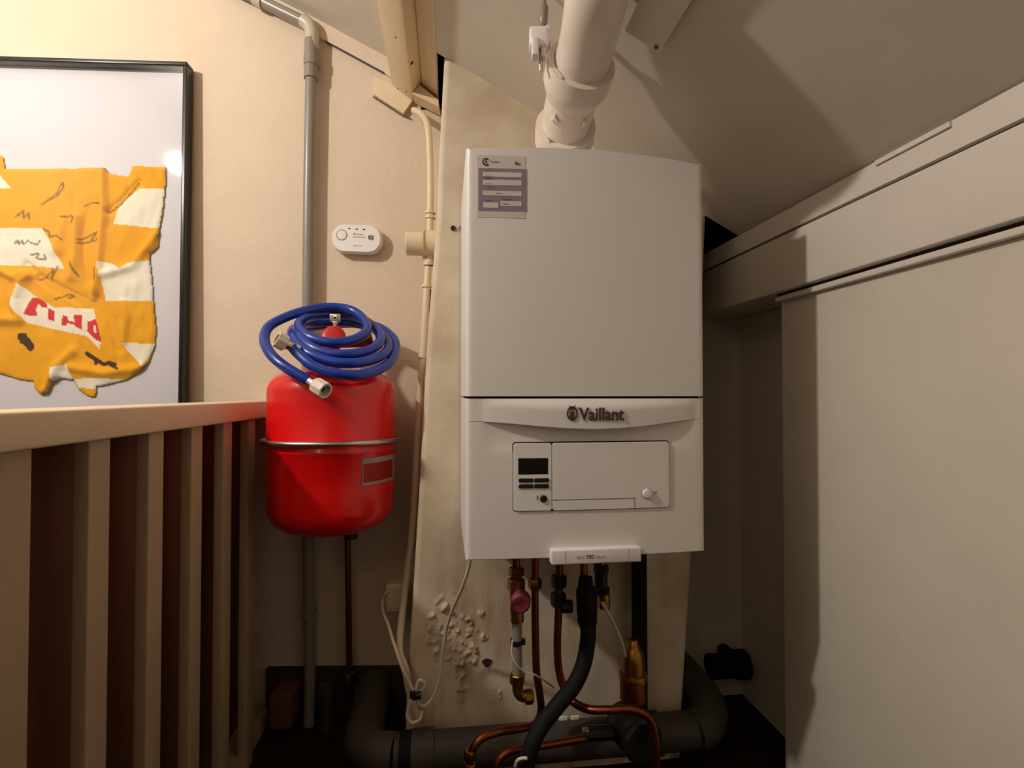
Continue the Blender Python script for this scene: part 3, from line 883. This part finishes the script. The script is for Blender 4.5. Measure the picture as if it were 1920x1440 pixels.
def on_tank(u, v, lift):
    d = ray(u, v); o2 = ORG
    rr_ = VR + lift
    A_ = d.x ** 2 + d.y ** 2; B_ = 2 * ((o2.x - VX) * d.x + (o2.y - vy) * d.y); C2 = (o2.x - VX) ** 2 + (o2.y - vy) ** 2 - rr_ ** 2
    disc = max(0, B_ * B_ - 4 * A_ * C2)
    return o2 + d * ((-B_ - math.sqrt(disc)) / (2 * A_))
def tank_patch(u0, u1, v0, v1, lift, m, parent, name, label=None, th=.0006):
    b = MB()
    pa, pb = on_tank(u0, v0, 0), on_tank(u1, v0, 0)
    a0_, a1_ = math.atan2(pa.y - vy, pa.x - VX), math.atan2(pb.y - vy, pb.x - VX)
    z0_, z1_ = on_tank((u0 + u1) / 2, v1, 0).z, on_tank((u0 + u1) / 2, v0, 0).z
    n = 12
    for r_, in ((VR + lift,),):
        rows = [[V(VX + math.cos(a0_ + (a1_ - a0_) * k / n) * r_, vy + math.sin(a0_ + (a1_ - a0_) * k / n) * r_, z) for k in range(n + 1)] for z in (z0_, z1_)]
        b.grid(rows)
    bmesh.ops.solidify(b.bm, geom=b.bm.faces[:], thickness=-th)
    return obj(name, b, m, parent, label=label)
lb = tank_patch(679, 739, 857, 906, .0008, 'paper', t, 'type_label', 'white edged red type label')
tank_patch(681, 735, 866.5, 901, .0016, 'redlabel', lb, 'printed_field', 'red printed field')
b = MB(); b.lathe([(.012, 0), (.016, 0), (.016, .02), (.012, .03), (.010, .03)], V(VX + .045, vy, zb_ - .028), ZUP, 20); obj('valve_nipple', b, 'black', t)

# valve on top of the vessel: brass body, red cap, key
t = thing('filling_valve', V(VX + .003, vy, zt_), 'red capped valve with a metal key inside the hose coil', 'valve')
vb = V(VX + .003, vy, zt_)
cz = pY(627, 634, vy).z
b = MB(); b.lathe([(.013, -.004), (.013, .012), (.019, .013), (.019, .028), (.013, .03), (.013, cz - zt_ + .004)], vb, ZUP, 20); obj('valve_body', b, 'brass', t, label='brass body')
b = MB(); axc = V(.10, -1, .35).normalized()
b.lathe([(0, -.014), (.024, -.014), (.029, -.010), (.029, .008), (.026, .011), (.017, .013), (0, .013)], V(vb.x, vb.y - .012, cz), axc, 32); obj('cap', b, 'redcap', t, label='red round cap')
b = MB(); kz = pY(627, 596, vy).z
b.tube([V(vb.x, vb.y, cz + .02), V(vb.x + .001, vb.y, kz - .012)], .0058, 12)
b.box(V(vb.x + .001, vb.y, kz), (.027, .009, .020), bev=.003); b.box(V(vb.x + .001, vb.y, kz - .012), (.014, .008, .008), bev=.002)
ky = obj('key', b, 'chrome', t, label='flat metal key')
b = MB(); b.lathe([(0, 0), (.003, 0), (.003, .001), (0, .001)], V(vb.x + .001, vb.y - .0046, kz), V(0, -1, 0), 12); obj('key_hole', b, 'black', ky)
b = MB(); q = pY(690, 640, vy + .02)
b.tube([V(vb.x + .01, vb.y, cz - .012), q], [.013, .0145], 20); b.tube([q, q + V(.012, 0, .004)], .020, 6); obj('side_branch', b, 'copper', t, label='copper coloured side branch')

# blue hose coil
HP = [(578, 714, -.172), (563, 705, -.172), (532, 686, -.165), (507, 663, -.14), (496, 637, -.10), (504, 613, -.06), (535, 595, -.02), (578, 581, .015), (622, 576, .04), (660, 582, .04), (683, 600, .01), (688, 618, -.03), (672, 633, -.07), (638, 642, -.10), (602, 640, -.105),
      (574, 628, -.09), (560, 611, -.05), (572, 597, .0), (602, 590, .04), (645, 590, .06), (682, 600, .05), (706, 618, .01), (713, 638, -.04), (696, 655, -.09), (655, 664, -.125), (612, 662, -.13), (580, 648, -.115), (562, 630, -.08), (560, 612, -.005), (588, 606, .06), (640, 604, .085), (688, 612, .075),
      (722, 632, .02), (727, 654, -.04), (706, 672, -.10), (662, 681, -.14), (612, 676, -.145), (572, 658, -.13), (549, 634, -.08), (552, 616, .01), (588, 612, .08), (645, 607, .11), (700, 610, .10), (734, 630, .05), (742, 654, -.01), (728, 682, -.08), (690, 700, -.14), (640, 702, -.165), (590, 688, -.165), (561, 665, -.15), (549, 652, -.145)]
def hp(u, v, dy): return pY(u, v, vy + dy)
hpts = smooth_path([hp(*p) for p in HP], 7)
t = thing('filling_hose', hp(625, 700, -.1), 'coiled blue filling hose lying on top of the red vessel', 'hose')
b = MB(); b.tube(hpts, .0116, 16); obj('hose', b, 'blue', t, label='blue rubber hose')
def fitting(pfer0, pnut1, r=.0185):
    d = (pnut1 - pfer0).normalized(); L = (pnut1 - pfer0).length
    b = MB(); b.lathe([(.0128, -.012), (.0132, -.004), (.0105, .0), (.0105, L * .45)], pfer0, d, 20)
    o = obj('ferrule', b, 'chrome', t, label='chrome ferrule')
    b = MB(); b.lathe([(.0105, L * .40), (r * .93, L * .42), (r, L * .5), (r, L), (r * .74, L), (r * .70, L * .75), (0, L * .75)], pfer0, d, 8)
    n = obj('coupling_nut', b, 'nut', t, angle=20, label='pale grey coupling nut')
    b = MB(); b.lathe([(0, L * .752), (r * .55, L * .752), (r * .3, L * .76), (0, L * .76)], pfer0, d, 16); obj('nut_bore', b, 'black', n)
a_, c_ = hpts[0], hpts[1]
fitting(hpts[0], pY(611, 733, vy - .20))
fitting(hpts[-1], pY(518, 635, vy - .165))

# ------------------------------------------------------------------ CO alarm
AR = (WX * math.cos(R(-2)) + ZUP * math.sin(R(-2))); AU = (ZUP * math.cos(R(-2)) - WX * math.sin(R(-2)))
ac = pW(668, 447, .032) - WN * .032
t = thing('gas_alarm', ac, 'small white oval gas alarm on the wall above the red vessel', 'alarm')
sw, sh = .071, .0405
def cap(hw, hh_, off, n=14):
    r_ = hh_ * .92; pts = []
    for cx_, cy_, a0 in ((hw - r_, hh_ - r_, 0), (-hw + r_, hh_ - r_, 90), (-hw + r_, -hh_ + r_, 180), (hw - r_, -hh_ + r_, 270)):
        for k in range(n): 
            a = R(a0 + 90 * k / (n - 1)); pts.append(ac + AR * (cx_ + r_ * math.cos(a)) + AU * (cy_ + r_ * math.sin(a)) + WN * off)
    return pts
b = MB()
rows = [cap(sw * .93, sh * .9, 0), cap(sw * .95, sh * .92, .010), cap(sw, sh, .013), cap(sw, sh, .024), cap(sw * .985, sh * .97, .029), cap(sw * .94, sh * .91, .032)]
vv = [[b.bm.verts.new(p) for p in r_] for r_ in rows]
for a, c in zip(vv, vv[1:]):
    n_ = len(a)
    for k in range(n_): b._face([a[k], a[(k + 1) % n_], c[(k + 1) % n_], c[k]], True)
b._face(vv[0][::-1]); b._face(vv[-1])
obj('housing', b, 'plastic', t)
def aw(x, y, off=.032): return ac + AR * x + AU * y + WN * off
b = MB(); b.ring(aw(-.041, .008, 0.0321), WN, .0148, .0016, .0006); b.lathe([(0, 0), (.0138, 0), (.013, .001), (0, .0014)], aw(-.041, .008, .032), WN, 28)
b.bm.faces.ensure_lookup_table()
obj('test_button', b, 'pale_ink', t, label='round test button')
b = MB(); b.lathe([(0, 0), (.0136, 0), (.0128, .0012), (0, .0018)], aw(-.041, .008, .0322), WN, 28); obj('button_face', b, 'plastic', t.children[-1])
for x in (-.0205, .0005, .0205):
    b = MB(); b.box(aw(x, .0275 - .0015 * (x > -.01), .0315), (.0072, .0035, .0028), (AR, -WN, AU), bev=.001); obj('indicator_light', b, 'black', t)
b = MB()
for i, hgt in enumerate((.012, .0145, .013)): b.box(aw(.0355 + .0055 * i, .0045 - .0005 * i, .0322), (.0026, .0012, hgt), (AR, -WN, AU))
obj('sounder_slots', b, 'dark', t)
for x, y, w_, h_ in ((-.0055, .0122, .0062, .0055), (.010, .0112, .020, .0028), (.008, .0038, .037, .0022), (-.001, -.0205, .012, .0026), (.012, -.0212, .010, .0018)):
    b = MB(); b.box(aw(x, y, .0322), (w_, .0006, h_), (AR, -WN, AU)); obj('printed_mark', b, 'pale_ink', t)

# ------------------------------------------------------------------ grey drain pipe on the wall
GO = .030
def gp(u, v, off=GO): return pW(u, v, off)
GR = .0165
t = thing('drain_pipe', gp(583, 1330), 'grey plastic pipe down the wall behind the red vessel', 'pipe')
pe = gp(581, 1275)
lowp = [V(pe.x, pe.y - .004, .002), pe, gp(577, 1000), gp(576, 700), gp(577, 560), gp(579, 350), gp(583, 140)]
b = MB(); b.tube(lowp, GR * .92, 24); obj('straight_pipe', b, 'greypvc', t)
b = MB(); b.tube([gp(583, 148), gp(584, 76)], GR * 1.16, 24); obj('pipe_socket', b, 'greypvc', t)
b = MB(); b.tube([gp(584, 124), gp(584, 116)], GR * 1.28, 24); obj('collar', b, 'greypvc', t)
elb = smooth_path([gp(584, 96), gp(585, 78), gp(585, 62), gp(580, 48), gp(568, 38)], 6)
b = MB(); b.tube(elb, GR * 1.12, 24); obj('elbow', b, 'greypvc_l', t, label='pale grey elbow')
b = MB(); b.tube([gp(574, 43), gp(482, -2), gp(360, -62)], GR * .95, 24); obj('sloping_pipe', b, 'greypvc', t)
b = MB(); b.tube([gp(494, 4), gp(478, -4)], GR * 1.2, 24); obj('pipe_socket', b, 'greypvc_l', t)
for v_ in (112, 1150):
    u_ = 584 if v_ < 500 else 579
    b = MB(); q = gp(u_, v_); b.lathe([(GR * 1.15, -.008), (GR * 1.3, -.008), (GR * 1.3, .008), (GR * 1.15, .008)], q, ZUP, 24); b.tube([q - WN * GR * 1.1, q - WN * (GO - .001)], .007, 10); obj('pipe_clip', b, 'greypvc', t)

# thin copper pipe below the vessel
t = thing('riser_pipe', pW(655, 1345, .04), 'thin copper pipe running down the dark wall under the red vessel', 'pipe')
b = MB(); b.tube([pW(656, 1300, .04), pW(653, 1100, .04), pW(651, 960, .04)], .0085, 14); obj('pipe', b, 'copper', t)
b = MB(); b.tube([pW(656, 1300, .04), pW(656, 1262, .04)], .0125, 8); obj('compression_nut', b, 'chrome', t)

# ------------------------------------------------------------------ conduits and junction box between wall and chimney
YJ = 1.44
def jp(u, v, y=YJ): return pY(u, v, y)
t = thing('upper_conduit', jp(806, 440), 'cream conduit curving down from the purlin to the round junction box', 'conduit')
b = MB(); b.tube(smooth_path([pY(776, 207, 1.53), pY(788, 212, 1.50), pY(799, 226, 1.47), jp(804, 250), jp(806, 290), jp(807, 350), jp(806, 440)], 8), .0092, 18); obj('conduit', b, 'creampvc', t)
for v_ in (398, 407):
    b = MB(); q = jp(806, v_); b.lathe([(.0088, -.004), (.0125, -.004), (.0125, .004), (.0088, .004)], q, ZUP, 20); b.span((q.x + .005, q.y - .006, q.z - .004), (q.x + .016, q.y + .006, q.z + .004)); obj('conduit_clip', b, 'creampvc', t)
t = thing('junction_box', jp(800, 480), 'round cream junction box on the side of the chimney', 'junction box')
jc = jp(800, 458)
b = MB(); b.lathe([(0, 0), (.028, 0), (.031, .003), (.031, .0425), (.030, .043)], V(jp(761, 457).x, YJ, jc.z), V(1, 0, 0), 32); obj('cap', b, 'creampvc', t, label='round lid')
b = MB(); x_ = jp(792, 457).x; b.lathe([(0, 0), (.041, 0), (.041, .004), (0, .004)], V(x_, YJ, jc.z + .001), V(1, 0, 0), 32); obj('flange', b, 'creampvc', t)
b = MB(); b.lathe([(.036, .004), (.036, .050), (0, .050)], V(x_, YJ, jc.z), V(1, 0, 0), 32); b.lathe([(.012, 0), (.012, .086)], V(jp(805, 496).x, YJ, jp(805, 496).z - .002), ZUP, 18); obj('box_body', b, 'creampvc', t)
t = thing('lower_conduit', jp(762, 1300), 'cream conduit from the junction box down along the chimney corner', 'conduit')
pth = smooth_path([jp(803, 500), jp(801, 530), jp(797, 600), jp(793, 665), jp(789, 720), jp(783, 820), jp(774, 980), pY(759, 1110, 1.41), pY(752, 1175, 1.36), pY(749, 1222, 1.285), pY(760, 1255, 1.262), pY(767, 1290, 1.268), pY(776, 1325, 1.272), pY(784, 1345, 1.274)], 8)
b = MB(); b.tube(pth, .0092, 16); obj('conduit', b, 'creampvc', t)
for u_, v_ in ((803, 495), (800, 536), (792, 668)):
    b = MB(); q = jp(u_, v_); b.lathe([(.0088, -.004), (.0130, -.004), (.0130, .004), (.0088, .004)], q, ZUP, 20); b.span((q.x + .005, q.y - .006, q.z - .004), (q.x + .0125, q.y + .006, q.z + .004)); obj('conduit_clip', b, 'creampvc', t)

# white cable with its tied spare loops, and plug at the wall
t = thing('wall_socket', pY(745, 1150, 1.44), 'small pale socket box on the dark wall left of the chimney', 'socket')
q = pY(742, 1116, 1.47)
b = MB(); b.box(q, (.050, .05, .075), bev=.006); obj('socket_box', b, 'creampvc', t)
b = MB(); b.span((q.x - .012, q.y + .02, q.z - .02), (q.x + .012, wall_y(q.x) - .001, q.z + .02)); obj('back_plate', b, 'creampvc', t)
t = thing('boiler_cable', pY(790, 1325, 1.25), 'thin white cable looping from the boiler to the wall socket', 'cable')
cp_ = [(881, 1040, 1.05), (880, 1060, 1.06), (868, 1098, 1.10), (848, 1145, 1.18), (836, 1185, 1.24), (829, 1230, 1.25), (825, 1268, 1.25), (815, 1300, 1.25), (800, 1321, 1.245), (788, 1322, 1.24), (781, 1310, 1.24), (778, 1300, 1.242), (786, 1298, 1.245), (796, 1288, 1.24), (795, 1278, 1.24), (786, 1276, 1.24), (781, 1288, 1.24), (776, 1304, 1.238),
       (766, 1325, 1.24), (764, 1345, 1.24), (774, 1355, 1.24), (788, 1348, 1.24), (791, 1332, 1.245)]
b = MB(); b.tube(smooth_path([pY(*p) for p in cp_], 7), .0036, 10); obj('cable', b, 'cable', t)
cq = [(779, 1303, 1.236), (770, 1286, 1.234), (752, 1247, 1.238), (738, 1205, 1.265), (728, 1172, 1.32), (719, 1150, 1.385), (717, 1128, 1.44), (723, 1112, 1.44), (733, 1108, 1.45)]
b = MB(); b.tube(smooth_path([pY(*p) for p in cq], 7), .0036, 10); obj('cable', b, 'cable', t)
b = MB(); b.tube([pY(773, 1306, 1.236), pY(789, 1303, 1.236)], .0085, 12); b.box(pY(774, 1302, 1.228), (.012, .012, .012)); obj('cable_tie', b, 'black', t, label='black cable tie')

# ------------------------------------------------------------------ pipework under the boiler
YP = 1.15
def up(u, v, y=YP): return pY(u, v, y)
def nut(b, p, r, h, seg=6): b.lathe([(r * .9, -h / 2), (r, -h / 2 + .002), (r, h / 2 - .002), (r * .9, h / 2)], p, ZUP, seg)
# heating flow valve and grey pipe with brass elbow
t = thing('flow_pipe', up(970, 1290), 'grey coated pipe with a pink valve handle and brass elbow under the boiler', 'pipe')
b = MB(); b.tube([up(968, 1000), up(968, 1075)], .0085, 16); obj('copper_tail', b, 'copper', t, label='copper tail from the boiler')
b = MB(); nut(b, up(968, 1072), .017, .018); nut(b, up(968, 1096), .019, .026); b.tube([up(968, 1100), up(970, 1165)], .0145, 16); obj('valve_body', b, 'brass', t, label='brass valve')
b = MB(); b.lathe([(0, -.006), (.016, -.006), (.021, 0), (.021, .02), (.016, .026), (0, .026)], up(976, 1131, YP - .045), V(.2, 1, 0), 16); b.box(up(962, 1138, YP - .03), (.012, .012, .018), bev=.003); obj('valve_handle', b, 'pink', t, label='faded pink valve handle')
b = MB(); b.tube([up(969, 1150), up(970, 1270)], .0108, 18); obj('grey_pipe', b, 'greypvc', t)
b = MB(); b.tube([up(969, 1199), up(969, 1207)], .0140, 18); b.box(up(981, 1203), (.008, .012, .010)); obj('clip', b, 'black', t)
b = MB(); nut(b, up(970, 1272), .0165, .022, 8); b.tube(smooth_path([up(971, 1275), up(971, 1294), up(976, 1303), up(986, 1306), up(1000, 1306)], 6), .0118, 16); b.lathe([(.0118, -.010), (.016, -.008), (.016, .006), (.0118, .008)], up(992, 1306), V(1, 0, 0), 8); obj('elbow', b, 'brass', t, label='brass elbow')
# hot water pipe that bends left at the bottom
t = thing('hot_water_pipe', up(1003, 1300), 'copper pipe bending left to a brass nut at the bottom', 'pipe')
b = MB(); b.tube(smooth_path([up(1003, 1000), up(1003, 1120), up(1004, 1200), up(1006, 1260), up(1012, 1300), up(1014, 1335, YP + .01), up(1002, 1358), up(975, 1366, YP - .03), up(935, 1372, YP - .05), up(905, 1383, YP - .06), up(888, 1402, YP - .065), up(881, 1430, YP - .065), up(880, 1475, YP - .065)], 8), .0082, 16); obj('pipe', b, 'copper', t)
b = MB(); nut(b, up(1003, 1094), .0150, .022); obj('compression_nut', b, 'brass', t)
b = MB(); nut(b, up(881, 1416, YP - .065), .0115, .020, 8); nut(b, up(881, 1436, YP - .065), .0125, .012, 8); obj('compression_nut', b, 'brass', t)
# gas pipe bending right
t = thing('return_pipe', up(1048, 1300), 'copper pipe bending right towards the brass separator', 'pipe')
b = MB(); b.tube(smooth_path([up(1049, 1000), up(1048, 1120), up(1045, 1200), up(1047, 1250), up(1056, 1286, YP - .01), up(1074, 1315, YP - .03), up(1105, 1330, 1.09), up(1145, 1331, 1.075), up(1185, 1330, 1.07), up(1217, 1347, 1.07), up(1229, 1390, 1.07), up(1231, 1480, 1.07)], 8), .0085, 16); obj('pipe', b, 'copper', t)
b = MB(); nut(b, up(1048, 1090), .0165, .026); nut(b, up(1047, 1124), .0165, .030); obj('compression_nut', b, 'black', t, label='dark compression nut')
b = MB(); b.tube([up(1052, 1137), up(1072, 1137)], .014, 14); obj('drain_cap', b, 'black', t, label='black drain cap')
# cold water copper tail + black waste hose
t = thing('waste_hose', up(1098, 1300), 'black hose sweeping down left across the copper pipes', 'hose')
b = MB(); b.tube([up(1092, 1000, YP), up(1095, 1090, YP - .01)], .0085, 14); obj('copper_tail', b, 'copper', t, label='copper tail from the boiler')
b = MB(); b.tube([up(1098, 1082, YP - .03), up(1098, 1100, YP - .03), up(1100, 1108, YP - .03), up(1101, 1165, YP - .03), up(1103, 1182, YP - .03)], [.014, .017, .023, .021, .015], 18); obj('trap_body', b, 'black_rubber', t)
b = MB(); b.tube(smooth_path([up(1103, 1160, YP - .03), up(1102, 1200, YP - .04), up(1094, 1245, YP - .05), up(1076, 1285, YP - .06), up(1046, 1322, YP - .07), up(1016, 1360, YP - .08), up(998, 1395, YP - .09), up(986, 1440, YP - .09), up(980, 1480, YP - .09)], 8), [.0165] * 64 + [.0165], 18); obj('hose', b, 'black_rubber', t)
b = MB(); b.tube(smooth_path([up(966, 1436, YP - .10), up(970, 1426, YP - .108), up(978, 1422, YP - .112), up(988, 1422, YP - .112)], 6), .003, 10); obj('wire_end', b, 'cable', t, label='white wire end')
# black gas tap
t = thing('gas_tap', up(1128, 1120), 'black gas tap on the rightmost copper pipe under the boiler', 'tap')
b = MB(); b.tube([up(1128, 1000), up(1128, 1068)], .0098, 16); obj('copper_tail', b, 'copper', t, label='copper tail from the boiler')
b = MB(); nut(b, up(1127, 1066), .0165, .018); b.tube([up(1127, 1068), up(1127, 1102)], .0145, 14); nut(b, up(1128, 1106), .0175, .018); obj('tap_body', b, 'black', t)
b = MB(); b.tube(smooth_path([up(1130, 1110), up(1133, 1125), up(1132, 1140)], 4), .013, 12); obj('outlet', b, 'brass', t, label='brass outlet')
# thin grey tube
b = MB(); b.tube(smooth_path([up(1128, 1128, YP - .01), up(1138, 1146, YP - .012), up(1152, 1172, YP - .008), up(1165, 1203, YP), up(1172, 1230, YP + .01)], 8), .0042, 12)
tag(obj('pressure_tube', b, 'greypvc_l'), 'thin grey tube from the gas tap to the brass separator', 'tube')
# brass separator
t = thing('air_separator', up(1186, 1420, YP + .02), 'brass domed air separator standing right of the pipes', 'separator')
sc_ = up(1187, 1268, YP + .02)
b = MB(); b.lathe([(.0, .084), (.008, .083), (.012, .079), (.0138, .070), (.0175, .062), (.0235, .052), (.0255, .036), (.0255, 0)], sc_, ZUP, 28); obj('dome', b, 'brass', t, label='domed brass top')
b = MB(); b.lathe([(.0255, -.008), (.031, -.006), (.032, .002), (.030, .008), (.0255, .009)], sc_, ZUP, 28); obj('ring', b, 'brass', t)
b = MB(); b.lathe([(.0, -.060), (.022, -.060), (.0295, -.050), (.0295, -.008), (.026, .0)], sc_, ZUP, 28); obj('body', b, 'copper', t, label='copper brown body')
# black condensate pipe at the chimney
b = MB(); b.tube([pY(1198, 1000, 1.26), pY(1199, 1180, 1.26), pY(1200, 1330, 1.26)], .0185, 18)
tag(obj('condensate_pipe', b, 'black_rubber'), 'black vertical pipe against the chimney behind the separator', 'pipe')
# thin wire looping behind the pipes
b = MB(); b.tube(smooth_path([up(961, 1200, YP - .02), up(960, 1225, YP - .022), up(968, 1245, YP - .024), up(985, 1260, YP - .02), up(1008, 1268, YP - .015), up(1040, 1290, YP + .02)], 8), .002, 8)
tag(obj('sensor_wire', b, 'cable'), 'thin pale wire looping past the grey pipe with the brass elbow', 'wire')
# pump body, dark
t = thing('pump', up(1190, 1420, YP + .0), 'black pump low down in the dark at the right of the pipes', 'pump')
pc_ = up(1186, 1368, YP - .005)
b = MB(); b.lathe([(0, -.05), (.040, -.05), (.046, -.044), (.046, .02), (.036, .03), (.036, .05), (0, .05)], pc_, V(-.2, 1, 0), 28); obj('motor', b, 'black', t)
b = MB(); b.box(up(1098, 1372, YP - .02), (.014, .014, .014), bev=.002); obj('bleed_screw', b, 'steel', t)
b = MB(); b.tube([up(1100, 1375, YP), up(1160, 1372, YP)], .016, 8); obj('union_nut', b, 'black', t)
# lower copper pipe
b = MB(); b.tube(smooth_path([up(926, 1475, YP - .03), up(930, 1438, YP - .03), up(944, 1416, YP - .025), up(975, 1404, YP - .02), up(1030, 1396, YP - .01), up(1098, 1384, YP)], 8), .0080, 14)
tag(obj('pump_pipe', b, 'copper'), 'lower copper pipe running from the pump to the bottom edge', 'pipe')
# white bracket behind
b = MB()
b.box(pY(1056, 1365, 1.26), (.020, .006, .055), bev=.001); b.box(pY(1078, 1362, 1.26), (.020, .006, .05), bev=.001)
tag(obj('pipe_bracket', b, 'plastic'), 'two leaved white bracket on the chimney left of the pump', 'bracket')

# big grey drain along the floor
YD = 1.248
t = thing('soil_pipe', V(pY(960, 1400, YD).x, YD, 0), 'thick grey waste pipe lying along the foot of the chimney', 'pipe')
zd = pY(960, 1396, YD).z
xa, xb = pY(740, 1396, YD).x, pY(1300, 1396, YD).x
RD = .042
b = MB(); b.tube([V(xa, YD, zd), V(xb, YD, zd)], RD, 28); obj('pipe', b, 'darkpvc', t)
for u_, w_ in ((793, .05), (1228, .018)):
    x = pY(u_, 1396, YD).x
    b = MB(); b.lathe([(RD * .99, -w_ / 2), (RD * 1.13, -w_ / 2), (RD * 1.13, w_ / 2), (RD, w_ / 2)], V(x, YD, zd), V(1, 0, 0), 28); obj('socket', b, 'darkpvc', t)
b = MB(); x = pY(783, 1396, YD).x; b.lathe([(RD, -.02), (RD * 1.08, -.02), (RD * 1.08, .02), (RD, .02)], V(x - .02, YD, zd), V(1, 0, 0), 28); obj('rubber_seal', b, 'black_rubber', t, label='black rubber seal')
b = MB(); b.tube(smooth_path([V(xa, YD, zd), V(xa - .04, YD + .01, zd), V(xa - .075, YD + .05, zd), V(xa - .08, YD + .12, zd), V(xa - .08, YD + .30, zd)], 8), RD * 1.06, 28); obj('left_bend', b, 'darkpvc', t)
b = MB(); b.tube(smooth_path([V(xb, YD, zd), V(xb + .035, YD + .01, zd + .005), V(xb + .065, YD + .05, zd + .02), V(xb + .07, YD + .12, zd + .03), V(xb + .07, YD + .30, zd + .03)], 8), RD * 1.06, 28); obj('right_bend', b, 'darkpvc', t)
# short black stub pipe in the recess
b = MB(); b.tube([pY(1330, 1250, 1.46), pY(1385, 1246, 1.46)], .034, 24); b.tube([pY(1378, 1246, 1.46), pY(1398, 1245, 1.46)], .040, 24)
q = pY(1385, 1246, 1.46); b.tube([q, V(q.x, 1.549, q.z)], .02, 12)
tag(obj('stub_pipe', b, 'black_rubber'), 'short black pipe stub low in the recess right of the chimney', 'pipe')
# box at the foot of the back wall
b = MB(); p = pW(537, 1318, .05); b.box(p, (.056, .09, .09), (WX, -WN, ZUP), bev=.004)
tag(obj('skirting_block', b, 'panel'), 'brown wooden block at the foot of the back wall beside the balustrade', 'block')
b = MB(); b.prism([V(-.50, wall_y(-.50) - .001, 0), V(-.09, wall_y(-.09) - .001, 0), V(-.09, wall_y(-.09) - .018, 0), V(-.50, wall_y(-.50) - .018, 0)], (0, 0, pW(600, 1248).z))
o = struct('baseboard_back', b, 'dark', 'dark skirting board at the foot of the back wall', 'skirting')
# two dim pipe stubs at the foot of the back wall
for (u, lbl) in ((612, 'stubby grey pipe stub by the wall foot, between grey pipe and copper riser'), (678, 'stubby grey pipe stub by the wall foot, between copper riser and waste pipe')):
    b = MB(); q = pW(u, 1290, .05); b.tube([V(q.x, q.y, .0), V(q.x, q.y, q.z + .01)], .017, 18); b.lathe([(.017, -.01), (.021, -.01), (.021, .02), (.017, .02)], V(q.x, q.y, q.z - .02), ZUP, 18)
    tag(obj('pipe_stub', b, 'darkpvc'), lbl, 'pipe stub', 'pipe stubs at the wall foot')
